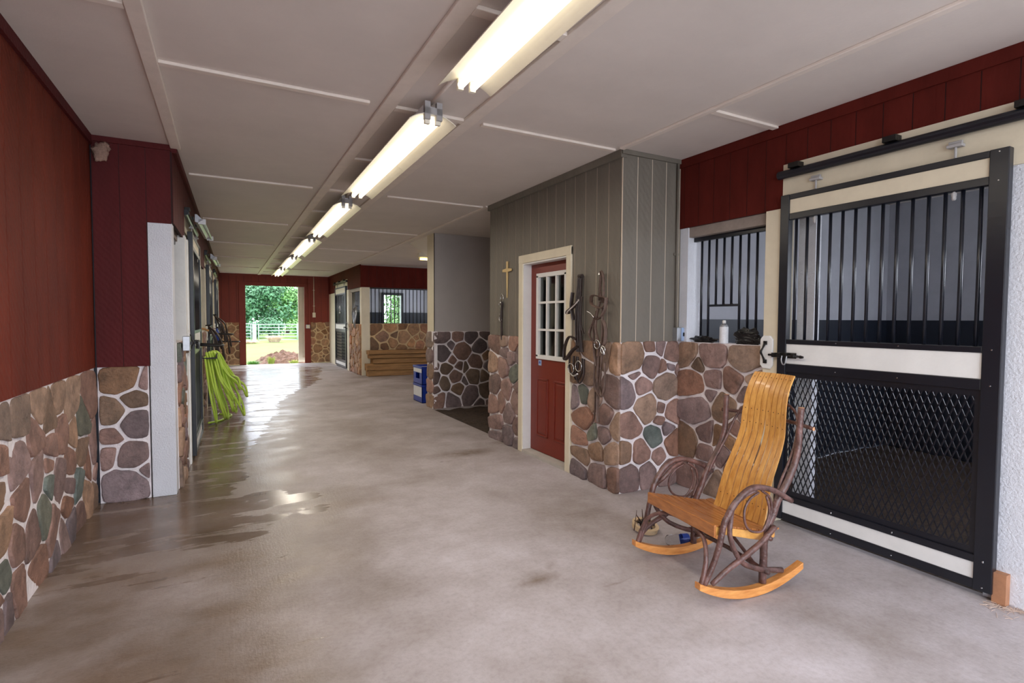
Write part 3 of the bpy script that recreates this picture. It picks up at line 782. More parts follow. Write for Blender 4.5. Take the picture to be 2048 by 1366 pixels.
# local x 0..0.98
cs = MB(); cs.box(0, .085, -.032, .0, 0, 2.065); cs.box(.895, .975, -.032, .0, 0, 2.065); cs.box(0, .975, -.034, .0, 1.985, 2.07)
cs.build('casing', 'cream', D1, bevel=.006)
jb = MB(); jb.box(.075, .09, -.02, .12, 0, 1.99); jb.box(.885, .9, -.02, .12, 0, 1.99); jb.box(.09, .885, -.02, .12, 1.972, 1.99)
jb.build('jamb', 'white_paint', D1)
solid(D1, 'threshold', .09, .885, -.03, .12, 0, .03, 'concrete_sill')
y0 = .075
leaf = MB(); gx0, gx1, gz0, gz1 = .235, .745, 1.02, 1.85
leaf.box(.092, gx0, y0, y0+.042, .035, 1.97); leaf.box(gx1, .884, y0, y0+.042, .035, 1.97)
leaf.box(gx0, gx1, y0, y0+.042, .035, gz0); leaf.box(gx0, gx1, y0, y0+.042, gz1, 1.97)
lf = leaf.build('leaf', 'red_door', D1)
for a, b in ((.215, .435), (.545, .765)):
    mb = MB(); z0, z1 = .2, .8
    for x0_, x1_, za, zb in ((a, b, z0, z0+.018), (a, b, z1-.018, z1), (a, a+.018, z0, z1), (b-.018, b, z0, z1)): mb.box(x0_, x1_, y0-.009, y0+.004, za, zb)
    mb.box(a+.035, b-.035, y0-.006, y0+.004, z0+.035, z1-.035)
    mb.build('raised_panel', 'red_door', lf, bevel=.004)
mb = MB(); w = .038
mb.box(gx0-w*.6, gx1+w*.6, y0-.014, y0+.03, gz0-w*.6, gz0+w*.5); mb.box(gx0-w*.6, gx1+w*.6, y0-.014, y0+.03, gz1-w*.5, gz1+w*.6)
mb.box(gx0-w*.6, gx0+w*.4, y0-.014, y0+.03, gz0, gz1); mb.box(gx1-w*.4, gx1+w*.6, y0-.014, y0+.03, gz0, gz1)
for i in (1, 2):
    x = gx0+(gx1-gx0)*i/3; mb.box(x-.011, x+.011, y0-.008, y0+.03, gz0, gz1)
    z = gz0+(gz1-gz0)*i/3; mb.box(gx0, gx1, y0-.0085, y0+.0295, z-.011, z+.011)
mb.build('glazing_frame', 'white_paint', lf, bevel=.002)
solid(lf, 'glass_pane', gx0, gx1, y0+.016, y0+.02, gz0, gz1, 'glass')
s = MB().box(.25, .305, y0-.004, y0, .93, .985).build('window_sticker', 'bluebox', D1, label='small pale blue square sticker')
mb = MB(); mb.prism([(.262, .95), (.293, .95), (.293, .962), (.2775, .976), (.262, .962)], y0-.0052, y0-.004, 1); mb.build('sticker_mark', 'cap_blue', s)
MB().lathe([(.0, 0), (.011, .0), (.011, .012), (.014, .02), (.0, .026)], 16, R=Matrix.Translation((.845, y0, .98)) @ Matrix.Rotation(PI/2, 4, 'X')).build('latch_hole_cover', 'red_door', lf, smooth=True)

# cross, lead chain, bridles, outlet
cx = thing('wall_cross', 'pale gold tapered wall cross left of the red door', 'cross', (2.755, 5.255, 1.64), R90)
mb = MB(); mb.prism([(-.004, 0), (.004, 0), (.016, .26), (.019, .40), (-.019, .40), (-.016, .26)], -.012, 0, 1); mb.build('upright', 'brass', cx, bevel=.003)
mb = MB(); mb.prism([(-.1, .288), (-.105, .315), (0, .325), (.105, .315), (.1, .288), (0, .282)], -.015, -.001, 1); mb.build('crossbar', 'brass', cx, bevel=.003)

def ring(mb, c, r, t, axis='y', seg=18, mi=0, sq=1.):
    pts = []
    for i in range(seg):
        a = 2*PI*i/seg
        x, z = r*math.cos(a), r*sq*math.sin(a)
        pts.append((c[0]+x, c[1], c[2]+z) if axis == 'y' else ((c[0], c[1]+x, c[2]+z) if axis == 'x' else (c[0]+x, c[1]+z, c[2])))
    return mb.tube(pts, t, 6, mi, closed=True, smooth=False)
ld = thing('lead_strap', 'narrow black studded lead hanging from a chrome snap beside the cross', 'lead strap', (2.75, 5.36, 1.17), R90)
mb = MB(); ring(mb, (.0, -.012, .47), .035, .005, sq=1.3); mb.box(-.028, -.012, -.02, -.008, .36, .45); mb.tube([(-.02, -.012, .43), (-.05, -.02, .41), (-.055, -.02, .39)], .004, 6)
mb.build('snap', 'chrome', ld, smooth=True); mb = MB(); ring(mb, (-.03, -.015, .25), .03, .005, sq=1.4); mb.build('ring', 'chrome', ld, smooth=True)
mb = MB(); mb.tube([(0, -.01, .43), (.006, -.014, .3), (-.004, -.012, .15), (.004, -.01, 0)], .01, 6, flat=(.015, .006)); mb.tube([(.016, -.016, .41), (-.004, -.02, .26), (.014, -.018, .12), (0, -.014, .03)], .008, 6, flat=(.012, .005)); mb.build('strap', 'leather', ld)
mb = MB()
for i in range(9): mb.lathe([(0, 0), (.006, .001), (.004, .005), (0, .006)], 8, R=Matrix.Translation((.003, -.016, .05+i*.035)) @ Matrix.Rotation(PI/2, 4, 'X'))
mb.build('stud', 'chrome', ld)

def strap(mb, pts, w=.011, t=.004, n=6): mb.tube(pts, .01, 6, 0, n=n, flat=(w*1.25, t*1.3))
b1 = thing('bridle', 'dark leather bridle with studded browband hanging beside the door casing', 'bridle', (2.75, 3.845, 0), R90)
mb = MB(); rr = random.Random(4)
for i in range(9):
    x = -.03+.0085*i
    strap(mb, [(x*.8, -.015-.008*(i % 3), 1.77-.004*abs(i-4)), (x*.9+rr.uniform(-.01, .01), -.03-.008*(i % 3), 1.55), (x+rr.uniform(-.015, .015), -.028-.008*(i % 2), 1.32), (x*1.2+rr.uniform(-.015, .015), -.02, 1.12)], .0095, .004)
mb.build('cheek_straps', 'leather', b1)
mb = MB(); strap(mb, [(-.07, -.05, 1.64), (-.075, -.06, 1.52), (-.05, -.05, 1.4)], .016, .005); strap(mb, [(.045, -.03, 1.6), (.06, -.05, 1.48), (.05, -.04, 1.35), (.075, -.03, 1.28)], .008, .004); mb.tube([(-.02, -.02, 1.78), (.03, -.02, 1.78)], .018, 8, smooth=False); mb.build('headpiece', 'leather', b1)
br = [(-.13, -.06, 1.455), (-.1, -.075, 1.475), (-.05, -.075, 1.5), (.0, -.065, 1.535), (.03, -.05, 1.57)]
mb = MB(); strap(mb, br, .018, .005); bw = mb.build('browband', 'leather', b1)
mb = MB()
for p in cr(br, 4): mb.lathe([(0, 0), (.010, .001), (.008, .008), (0, .011)], 8, R=Matrix.Translation(p+Vector((0, -.006, 0))) @ Matrix.Rotation(PI/2, 4, 'X'))
mb.build('stud', 'gem', bw)
mb = MB(); strap(mb, [(-.01, -.05, 1.23), (-.08, -.075, 1.25), (-.14, -.08, 1.16), (-.15, -.08, 1.06), (-.12, -.08, 1.05), (-.03, -.075, 1.13), (.03, -.06, 1.17)], .018, .006); mb.build('noseband', 'leather', b1)
mb = MB()
for k, (x, z, q, w_) in enumerate(((.0, .95, .13, .07), (.05, .93, .15, .06), (-.03, .99, .1, .07))):
    strap(mb, [(x-w_, -.03-.012*k, z+q), (x-w_*.9, -.035-.012*k, z-.02), (x, -.04-.012*k, z-.08), (x+w_*.9, -.035-.012*k, z), (x+w_*.8, -.03-.012*k, z+q*.9)], .009, .004)
mb.build('reins', 'leather', b1)
mb = MB(); mb.tube([(-.05, -.075, .93), (0, -.085, .91), (.06, -.075, .935)], [.009, .006, .009], 8); bit = mb.build('bit', 'chrome', b1, smooth=True)
for c in ((.055, -.07, 1.0), (-.06, -.07, .97)): mb = MB(); ring(mb, c, .045, .005); mb.build('bit_ring', 'chrome', bit, smooth=True)

b2 = thing('halter', 'brown leather halter and long reins hanging right of the bridle, near the tack room corner', 'halter', (2.75, 3.545, 0), R90)
mb = MB()
strap(mb, [(-.02, -.012, 1.77), (-.022, -.02, 1.66), (-.018, -.03, 1.56)], .01, .004); strap(mb, [(-.005, -.016, 1.775), (.0, -.03, 1.66), (.02, -.035, 1.55)], .009, .004)
strap(mb, [(-.018, -.02, 1.775), (.012, -.03, 1.80), (.04, -.03, 1.74), (.05, -.035, 1.63), (.03, -.03, 1.54)], .009, .004)
mb.build('crownpiece', 'leather2', b2)
mb = MB()
strap(mb, [(-.1, -.05, 1.55), (-.05, -.075, 1.6), (.04, -.07, 1.59), (.09, -.05, 1.57), (.06, -.06, 1.5), (-.04, -.075, 1.52), (-.1, -.05, 1.55)], .013, .005)
strap(mb, [(.1, -.04, 1.58), (.085, -.05, 1.48), (.04, -.06, 1.42), (-.03, -.06, 1.4)], .013, .005)
strap(mb, [(-.04, -.05, 1.42), (-.1, -.06, 1.3), (-.06, -.075, 1.24), (.03, -.06, 1.19), (.1, -.06, 1.21), (.1, -.05, 1.32), (.07, -.05, 1.4)], .013, .005)
strap(mb, [(.02, -.05, 1.55), (-.02, -.06, 1.35), (.02, -.055, 1.2), (.0, -.05, 1.1)], .011, .005); strap(mb, [(.05, -.045, 1.5), (.06, -.05, 1.3), (.04, -.045, 1.15)], .011, .005)
strap(mb, [(-.02, -.045, 1.48), (-.06, -.05, 1.34), (-.05, -.05, 1.15), (-.02, -.05, 1.02)], .011, .005)
mb.build('nose_straps', 'leather2', b2)
mb = MB()
strap(mb, [(-.05, -.03, 1.2), (-.055, -.04, .98), (-.05, -.035, .8), (-.055, -.035, .6), (-.09, -.035, .52)], .007, .003)
strap(mb, [(.0, -.04, 1.1), (-.005, -.045, .95), (-.03, -.045, .84), (.05, -.05, .77), (.09, -.045, .88), (.08, -.04, 1.05)], .009, .004)
strap(mb, [(-.02, -.03, 1.1), (-.01, -.035, .85), (-.015, -.035, .65), (.0, -.035, .55)], .014, .004)
strap(mb, [(.04, -.035, 1.15), (.02, -.04, .9), (-.03, -.04, .8), (-.06, -.04, .9), (-.04, -.035, 1.1)], .008, .004)
mb.build('reins', 'leather2', b2)
mb = MB(); mb.tube([(-.13, -.07, 1.475), (-.10, -.075, 1.465), (-.07, -.07, 1.45), (-.04, -.065, 1.42)], [.004, .006, .005, .007], 8); mb.build('snap', 'chrome', b2, smooth=True)
for c, q in (((.02, -.075, 1.2), .035), ((.09, -.07, 1.16), .03)): mb = MB(); ring(mb, c, q, .0055); mb.build('ring', 'chrome', b2, smooth=True)
MB().tube([(.07, -.07, 1.2), (.12, -.075, 1.12)], .009, 8, smooth=False).build('buckle', 'chrome', b2, smooth=True)
mb = MB(); mb.tube([(-.02, 0, 1.775), (-.02, -.03, 1.78)], .01, 8, smooth=False); mb.build('peg', 'chrome', b2)

ob = thing('outlet_box', 'grey metal outlet box with pale blue face below the conduit', 'outlet', (3.38, 3.333, 1.225), 0)
solid(ob, 'metal_box', -.065, .06, -.055, 0, 0, .115, 'steel', .004)
solid(ob, 'cover_plate', -.02, .06, -.06, -.055, .004, .112, 'bluebox')
mb = MB(); mb.box(-.004, .012, -.066, -.06, .042, .072); mb.build('switch', 'iron', ob)
for z in (.03, .078): MB().lathe([(0, 0), (.014, 0), (.013, .003), (0, .003)], 14, R=Matrix.Translation((.038, -.06, z)) @ Matrix.Rotation(PI/2, 4, 'X')).build('socket', 'label_white', ob)
cd = thing('conduit', 'thin grey painted conduit down the tack room end wall to the outlet', 'conduit', (3.33, 3.32, 0), 0)
mb = MB(); mb.tube([(0, -.012, 1.34), (0, -.012, ZC-.04)], .0105, 10, smooth=False); mb.build('pipe', 'taupe', cd, smooth=True)
for z in (1.95,): MB().box(-.025, .025, -.004, .002, z-.01, z+.01).build('clip', 'taupe', cd)

# ------------------------------------------------------------------ passage wall (grey drywall over stone)
PW = structure('wall_passage', 'grey drywall end wall over dark fieldstone beyond the tack room', 'wall', (2.86, 7.92, 0), 0)
rng = random.Random(31)
sd = rand_seeds(-.02, 3.3, .02, 1.21, .06, .15, rng, [(.30, .11, .12, 'P'), (.09, .14, .1, 'M'), (.62, .18, .16, 'P')], 'MMBBPPPM')
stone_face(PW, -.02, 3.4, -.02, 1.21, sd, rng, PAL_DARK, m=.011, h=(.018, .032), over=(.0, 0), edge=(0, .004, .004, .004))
solid(PW, 'drywall_panel', .0, 3.4, .0, .3, 1.21, ZC-.001, 'drywall')
solid(PW, 'stone_backing', .0, 3.4, .05, .3, -.06, 1.21, 'drywall')
PE = structure('wall_passage_end', 'narrow stone and drywall end of the passage wall facing the aisle', 'wall', (2.86, 8.22, 0), R90)
rng = random.Random(32)
sd = [(.15, .1, .13, 'T'), (.14, .34, .12, 'M'), (.16, .58, .13, 'T'), (.15, .82, .12, 'M'), (.15, 1.07, .13, 'T')]
stone_face(PE, .0, .32, -.01, 1.21, sd, rng, m=.008, h=(.025, .045), edge=(0, 0, .004, .004))
solid(PE, 'corner_trim', .0, .30, -.002, .012, 1.21, ZC-.001, 'cream')
PI_ = structure('wall_passage_rear', 'dim rear wall closing the mulch passage', 'wall', (0, 0, 0))
solid(PI_, 'rear_panel', 6.4, 6.5, 5.6, 8.2, -.05, ZC-.001, 'drywall')
# sloped stair bulkhead behind it
sb = MB(); sb.prism([(8.215, ZC-.001), (9.2, ZC-.001), (8.215, 2.40)], 2.87, 3.9, 0)
tag(sb.build('stair_bulkhead', 'soffit'), 'white sloping stair bulkhead under the ceiling behind the grey passage wall', 'bulkhead', kind='structure')
fl = thing('strip_light', 'small yellow lit strip light in the side aisle behind the passage wall', 'ceiling light', (3.72, 10.5, 2.62), 0)
solid(fl, 'housing', -.26, .5, -.06, .06, .03, .112, 'refl'); 
MB().rod((-.22, -.0, .0), (.48, .0, .0), .019, 10).build('tube', emit('warm_tube', (255, 214, 120), 9), fl, smooth=True)
for x in (-.26, .47): MB().box(x, x+.03, -.02, .02, -.03, .03).build('socket', 'refl', fl)

# ------------------------------------------------------------------ far end wall with the open barn doorway
FW = structure('wall_far', 'far red end wall with stone base and open barn doorway', 'wall', (0, 17.98, 0), 0)
planks(FW, -.3, 3.15, 1.275, ZC-.03, .2, 'red_far', 'red_groove_dark', y0=-.012, cut=(.36, 2.37, 0, 2.39))
mb = MB(); mb.box(.36, .535, -.05, .015, 0, 2.5); mb.box(2.195, 2.375, -.05, .015, 0, 2.5); mb.box(.535, 2.195, -.05, .015, 2.39, 2.5)
mb.build('door_surround', 'red_far', FW, bevel=.004)
solid(FW, 'top_board', -.3, 3.15, -.03, .02, ZC-.06, ZC-.001, 'red_far')
rng = random.Random(41)
stone_face(FW, -.25, .362, 0, 1.28, rand_seeds(-.25, .36, .03, 1.26, .05, .16, rng, (), 'TTBMRT'), rng, PAL_TAN, 'mortar_tan', m=.016, h=(.012, .024))
stone_face(FW, 2.372, 3.05, 0, 1.30, rand_seeds(2.38, 3.04, .03, 1.28, .05, .16, rng, (), 'TTBMRT'), rng, PAL_TAN, 'mortar_tan', m=.016, h=(.012, .024))
mb = MB(); mb.box(-4.6, .37, .02, .12, 0, ZC); mb.box(2.36, 3.3, .02, .12, 0, ZC); mb.box(.36, 2.38, .02, .12, 2.42, ZC)
mb.box(3.3, 4.66, .02, .12, 0, ZC); mb.box(5.31, 6.6, .02, .12, 0, ZC); mb.box(4.66, 5.31, .02, .12, 2.25, ZC); mb.box(4.66, 5.31, .02, .12, 0, 1.2)
mb.build('backing', 'stallwall', FW)
bd = thing('barn_door', 'cream edge of the exterior sliding door pushed right in the far doorway', 'barn door', (2.03, 18.14, 0), 0)
solid(bd, 'door_panel', 0, 2.2, .0, .05, .03, 2.5, 'cream'); solid(bd, 'edge_stile', 0, .12, -.025, .0, .03, 2.5, 'cream')
for z in (.05, 1.2, 2.38): solid(bd, 'cross_rail', .12, 2.2, -.025, 0, z, z+.12, 'cream')
cf = thing('conduit', 'thin pale conduit down the far red wall to a cream switch plate', 'conduit', (2.42, 17.955, 0), 0)
MB().rod((.06, 0, 1.58), (.06, 0, ZC-.01), .011, 8).build('pipe', 'cream', cf, smooth=True)
for z in (1.8, 2.3): MB().box(.03, .09, -.004, .012, z-.008, z+.008).build('clip', 'cream', cf)
s1 = thing('switch_plate', 'cream switch plate at the end of the far wall conduit', 'switch', (2.48, 17.955, 1.44), 0)
solid(s1, 'plate', -.045, .045, -.02, .012, 0, .15, 'plate', .003); MB().box(-.012, .012, -.034, -.02, .06, .09).build('toggle', 'plate', s1)
s2 = thing('outlet_box', 'small grey outlet box on the red surround of the far doorway', 'outlet', (2.29, 17.925, 1.09), 0)
solid(s2, 'metal_box', -.06, .06, -.03, .003, 0, .12, 'steel', .004); solid(s2, 'cover_plate', -.045, .045, -.034, -.03, .012, .108, 'plate')
cg = thing('conduit', 'dark red conduit beside the far doorway above a grey outlet box', 'conduit', (2.29, 17.92, 0), 0)
MB().rod((0, -.002, 1.21), (0, -.002, ZC-.08), .012, 8).build('pipe', 'red_far', cg, smooth=True)

# ------------------------------------------------------------------ left row of stalls
LA = PI/2-ALPHA
LO = Vector((-.36, 4.95, 0)); LE = Vector((math.sin(ALPHA), math.cos(ALPHA), 0)); LN = Vector((math.cos(ALPHA), -math.sin(ALPHA), 0))
def lp(u, n, z=0): return tuple(LO+LE*u+LN*n+Vector((0, 0, z)))
LW = structure('wall_left_stalls', 'left row of stall fronts under a dark red fascia', 'wall', lp(0, 0), LA)
rng = random.Random(51)
NB = 4; ML = 3.62
sides = ['nearest', 'second', 'third', 'farthest']
for b in range(NB):
    u = b*ML; e = min(u+ML, 13.0)
    if b == 0:
        wp = solid(LW, 'corner_post', .0, .17, -.0, .16, 0, 2.14, 'stucco', .004)
    else: solid(LW, 'wall_post', u-.14, u+.12, -.012, .16, 0, 2.14, 'cream', .004)
    stone_face(LW, u+.16, u+.84, -.01, 1.2, rand_seeds(u+.16, u+.84, .03, 1.18, .05, .13, rng), rng, m=.012, h=(.02, .04))
    solid(LW, 'ledge_backing', u+.12, u+.86, .05, .16, 0, 1.2, 'stallwall')
    solid(LW, 'window_header', u+.1, u+.9, .03, .15, 2.1, 2.5, 'greywood')
    solid(LW, 'door_post', u+.84, u+1.0, -.03, .16, 0, 2.16, 'white_paint' if b == 0 else 'cream', .004)
    if b == 0: solid(LW, 'post_strip', u+.97, u+1.05, -.042, .0, 0, 2.14, 'white_paint', .003)
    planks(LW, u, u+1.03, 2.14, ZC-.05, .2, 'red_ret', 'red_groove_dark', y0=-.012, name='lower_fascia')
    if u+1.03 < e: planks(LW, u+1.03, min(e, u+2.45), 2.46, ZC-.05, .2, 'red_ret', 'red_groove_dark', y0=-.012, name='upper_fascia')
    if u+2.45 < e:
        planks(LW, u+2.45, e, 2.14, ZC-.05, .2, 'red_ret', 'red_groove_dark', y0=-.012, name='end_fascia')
        solid(LW, 'end_panel', u+2.32, e-.13, .0, .14, 0, 2.2, 'cream')
    solid(LW, 'track_board', u+1.03, min(e, u+2.5), -.008, .05, 2.16, 2.47, 'cream')
    solid(LW, 'inner_post', u+1.0, u+1.06, .1, .16, 0, 2.2, 'stucco')
    p = None
    if u+2.4 <= 13.05:
        dd = stall_door('stall_door', 'black sliding stall door on the left, %s from the camera, %s' % (sides[b], ['next to the white corner post', 'beyond the hanging green hose', 'with halters on its front'][b] if b < 3 else 'by the far wall'),
                   lp(u+1.13, .075), LA, 1.25, 2.24, 12, b == 0, True, False, 'left stall doors')
        door_track('door_track', 'black rail over the %s left stall door' % sides[b], lp(u+1.0, .028), LA, 1.55, 2.40, 3)
    window_bars('stall_grille', 'barred opening over the stone ledge before the %s left stall door' % sides[b], lp(u+.16, -.06), LA, .68, 1.2, 2.07, [.06+.075*i for i in range(8)])
    pp = MB(); pull_plate(LW, u+.93, -.03, 1.17)
solid(LW, 'ceiling_cove', 0, 13.0, -.045, .0, ZC-.055, ZC-.001, 'red_ret', .006)
solid(LW, 'upper_backing', 0, 13.05, .02, .1, 2.4, ZC-.001, 'drywall')
LS = structure('wall_left_stall', 'dim inner walls of the left stalls', 'wall', (0, 0, 0))
solid(LS, 'rear_panel', -4.4, -4.3, 4.9, 18, 1.4, ZC-.002, 'stallwall'); solid(LS, 'rear_kickboard', -4.4, -4.28, 4.9, 18, 0, 1.4, 'navy')
for b in range(NB):
    y = 4.99+b*ML
    solid(LS, 'partition', -4.3, -.53, y, y+.08, 0, ZC-.002, 'navy')
lb = thing('outlet_box', 'grey outlet box on the stone ledge beside the white corner post', 'outlet', lp(.19, .055, 1.13), LA)
solid(lb, 'metal_box', 0, .1, -.04, .012, 0, .12, 'steel', .004); MB().box(.04, .055, -.055, -.04, .05, .075).build('toggle', 'iron', lb)

def wall_tube(label, u, L, lit, z=2.34):
    t = thing('tube_light', label, 'wall light', lp(u, .092, z), LA-.02)
    mb = MB(); mb.prism([(-.075, .02), (-.02, .075), (.0, .075), (.0, .0), (-.03, -.01)], 0, L, 0); mb.build('housing', 'steel', t, bevel=.003)
    MB().rod((.02, -.075, .0), (L-.02, -.075, .0), .014, 10).build('tube', 'tube_off', t, smooth=True)
    for x in (.0, L-.02): MB().box(x, x+.02, -.095, -.03, -.02, .03).build('socket', 'label_white', t)
    MB().box(L*.5-.05, L*.5+.05, -.0, .02, .03, .1).build('mount', 'iron', t)
wall_tube('long unlit tube light over the nearest left stall door', 1.15, 1.24, True)
wall_tube('grey tube light over the second left stall door', 1.15+ML, 1.24, False)

# tack hung along the left stall fronts
def tack_rack(label, u, z, L=.26):
    t = thing('blanket_bar', label, 'blanket bar', lp(u, .085, z), LA)
    mb = MB(); mb.tube([(0, .0, 0), (0, -L*.8, -.01), (.05, -L, -.01), (.2, -L, -.01), (.25, -L*.8, -.01), (.25, 0, 0)], .012, 8, n=4)
    mb.build('bar', 'iron', t, smooth=True); MB().box(-.03, .28, -.006, .006, -.04, .04).build('mounting_plate', 'iron', t)
tack_rack('folded black blanket bar on the nearest left stall door front', 1.5, 1.12, .22)
tack_rack('black blanket bar on the second left stall door front', 5.6, 1.13, .3)
tack_rack('low black blanket bar on the third left stall door front', 9.4, .85, .42)
hw = thing('wooden_handle', 'short wooden handle sticking out above the green hose', 'handle', lp(2.85, .0, 1.22), LA)
MB().tube([(0, 0, .06), (-.01, -.07, .045), (-.02, -.13, .02)], .014, 8).build('shaft', 'beam', hw, smooth=True)
for k, (u, z, lab) in enumerate(((4.3, 1.28, 'black strap halter hanging on the post before the second left stall door'), (6.35, 1.45, 'tangled black halter hanging beyond the second left stall door'), (8.1, 1.2, 'black halter hanging before the third left stall door'))):
    t = thing('halter', lab, 'halter', lp(u, (.06, .08, .13)[k], z), LA)
    rr = random.Random(60+k); mb = MB()
    for i in range(4):
        w = rr.uniform(.05, .12); h = rr.uniform(.2, .55); d = .03+.03*i
        strap(mb, [(0, -.01, 0), (-w, -d-.05, -h*.4), (-w*.6, -d-.1, -h), (w*.6, -d-.08, -h*1.02), (w, -d-.05, -h*.45), (.01, -.01, 0)], .012, .005)
    mb.build('straps', 'leather', t)
    mb = MB(); ring(mb, (0, -.1, -.3), .04, .005); mb.build('ring', 'chrome', t, smooth=True)
    MB().rod((0, .03, .01), (0, -.04, .015), .01, 8).build('hook', 'iron', t)
bt = thing('spray_bottle', 'dark blue bottle hanging on the second left stall front', 'bottle', lp(6.6, .12, .98), LA)
MB().lathe([(.0, 0), (.04, 0), (.042, .14), (.02, .18), (.015, .2), (.015, .23), (0, .23)], 16).build('body', 'cap_blue', bt, smooth=True)
MB().box(-.012, .05, -.02, .02, .23, .26).build('trigger', 'iron', bt); MB().rod((0, 0, .22), (0, .13, .24), .006, 6).build('hook', 'iron', bt)

# garden hose hung in loops
hs = thing('garden_hose', 'lime green garden hose hung in loops on the left wall', 'hose', lp(3.35, .0, 0), LA)
rr = random.Random(9); mb = MB(); pts = []
n = 13
for i in range(n):
    x0 = -.28+.033*i+rr.uniform(-.02, .02); d = .07+.022*(i % 5)+.018*i*.4
    low = (.03, .2, .07, .34, .15, .04, .28, .11, .42, .05, .2, .09, .3)[i]
    w = .1+.03*(i % 4); o1 = .10+.017*i
    pts += [(x0, -d, .9), (x0-w*.9, -d-o1*.5, (.9+low)/2), (x0-w*.8, -d-o1, low+.12), (x0-w*.1, -d-o1*1.15, low+.005), (x0+w*.7, -d-o1*1.2, low+.01), (x0+w*1.4, -d-o1*1.1, low+.14), (x0+w*1.3, -d-o1*.7, (.9+low)/2.1), (x0+.04, -d-.02, .9)]
mb.tube(pts, .0135, 7, n=6); mb.build('coils', 'hose', hs, smooth=True)
mb = MB(); mb.tube([(-.3, -.1, .03), (-.1, -.22, .0145), (.12, -.3, .0145), (.3, -.36, .0145), (.42, -.32, .0145), (.46, -.2, .016)], .0135, 8); mb.build('trailing_end', 'hose', hs, smooth=True)
mb = MB(); mb.lathe([(.017, 0), (.017, .05), (.012, .06)], 12, R=Matrix.Translation((.47, -.15, .018)) @ Matrix.Rotation(PI/2, 4, 'X')); mb.build('nozzle', 'chrome', hs, smooth=True)
mb = MB(); mb.box(-.3, .2, -.2, .0, .87, .885); mb.box(-.3, .2, -.21, -.2, .87, .93); mb.build('hanger', 'iron', hs)
# ------------------------------------------------------------------ far right stall block
FS = structure('wall_far_stall', 'front of the far right stall facing the camera, stone under bars', 'wall', (2.95, 13.37, 0), 0)
rng = random.Random(71)
stone_face(FS, .2, 3.6, 0, 1.285, rand_seeds(.2, 3.6, .03, 1.26, .07, .17, rng, (), 'TTBBMR'), rng, PAL_TAN, 'mortar_tan', m=.016, h=(.014, .03))
solid(FS, 'corner_post', -.005, .205, -.02, .14, 0, 2.18, 'cream', .004)
planks(FS, -.02, 3.6, 2.18, ZC-.02, .2, 'red_fascia', 'red_groove_dark', y0=-.02)
solid(FS, 'fascia_backing', 0, 3.6, .0, .1, 2.18, ZC-.002, 'drywall')
solid(FS, 'ledge_backing', .2, 3.6, .05, .14, 0, 1.285, 'navy')
window_bars('stall_grille', 'long black barred grille over the far stone wall behind the timber stack', (3.155, 13.42, 0), 0, 3.3, 1.285, 2.15, [.05+.098*i for i in range(33)], r=.011)
FT = structure('wall_far_stall_side', 'aisle side of the far right stall with cream posts and fascia', 'wall', (2.945, 13.37, 0), -PI/2)
FT.rotation_euler[2] = PI/2
# this side faces -X: use local frame x = -(Y) so build with the right-wall orientation
FT.rotation_euler[2] = R90
FT.location = (2.945, 17.98, 0)     # local x = 17.98 - Y
planks(FT, .0, 1.2, 2.18, ZC-.05, .2, 'red_fascia', 'red_groove_dark', y0=-.015, name='far_fascia')
planks(FT, 1.2, 3.05, 2.48, ZC-.05, .2, 'red_fascia', 'red_groove_dark', y0=-.015, name='upper_fascia')
planks(FT, 3.05, 4.63, 2.18, ZC-.05, .2, 'red_fascia', 'red_groove_dark', y0=-.015, name='near_fascia')
solid(FT, 'top_board', 0, 4.63, -.03, .0, ZC-.05, ZC-.001, 'red_fascia')
solid(FT, 'track_board', 1.2, 3.05, -.01, .05, 2.3, 2.48, 'cream')
solid(FT, 'far_post', 1.16, 1.3, -.02, .14, 0, 2.2, 'cream', .004)
solid(FT, 'door_post', 3.0, 3.25, -.03, .14, 0, 2.18, 'cream', .004)
solid(FT, 'end_panel', 0, 1.16, .0, .12, 0, 2.2, 'cream')
rng = random.Random(72)
stone_face(FT, 3.25, 4.62, 0, 1.27, rand_seeds(3.25, 4.62, .03, 1.25, .06, .14, rng, (), 'TTMR'), rng, PAL_TAN, 'mortar_tan', m=.014, h=(.02, .04))
solid(FT, 'ledge_backing', 3.25, 4.6, .05, .14, 0, 1.27, 'navy'); solid(FT, 'window_header', 3.25, 4.6, .02, .1, 2.1, 2.5, 'drywall')
pull_plate(FT, 3.12, -.03, 1.2)
stall_door('stall_door', 'far right stall door with a white number 2 on its dark upper half', (2.89, 16.65, 0), R90, 1.62, 2.3, 8, False, True, True, None, True)
door_track('door_track', 'black rail over the far right stall door marked 2', (2.90, 16.85, 0), R90, 1.95, 2.42, 3)
window_bars('stall_grille', 'narrow barred opening on the aisle side of the far right stall', (3.0, 14.7, 0), R90, 1.3, 1.27, 2.1, [.05+.13*i for i in range(10)])
hl = thing('halter', 'pale grey halter hanging on the cream corner post of the far right stall', 'halter', (2.93, 13.75, 1.72), R90)
mb = MB()
for i in range(4): strap(mb, [(0, -.02, 0), (-.08, -.05-.02*i, -.15), (-.05+.02*i, -.07, -.42-.04*i), (.06, -.07, -.4), (.08, -.04, -.15), (0, -.02, 0)], .014, .006)
mb.build('straps', 'steel', hl); MB().rod((0, .03, 0), (0, -.05, .01), .01, 6).build('hook', 'iron', hl)
FI = structure('wall_far_stall_inside', 'pale inner walls and dark kickboard of the far right stall', 'wall', (0, 0, 0))
solid(FI, 'rear_panel', 3.1, 4.66, 17.9, 17.98, 1.62, ZC-.002, 'stallwall'); solid(FI, 'rear_panel', 5.31, 6.6, 17.9, 17.98, 1.62, ZC-.002, 'stallwall')
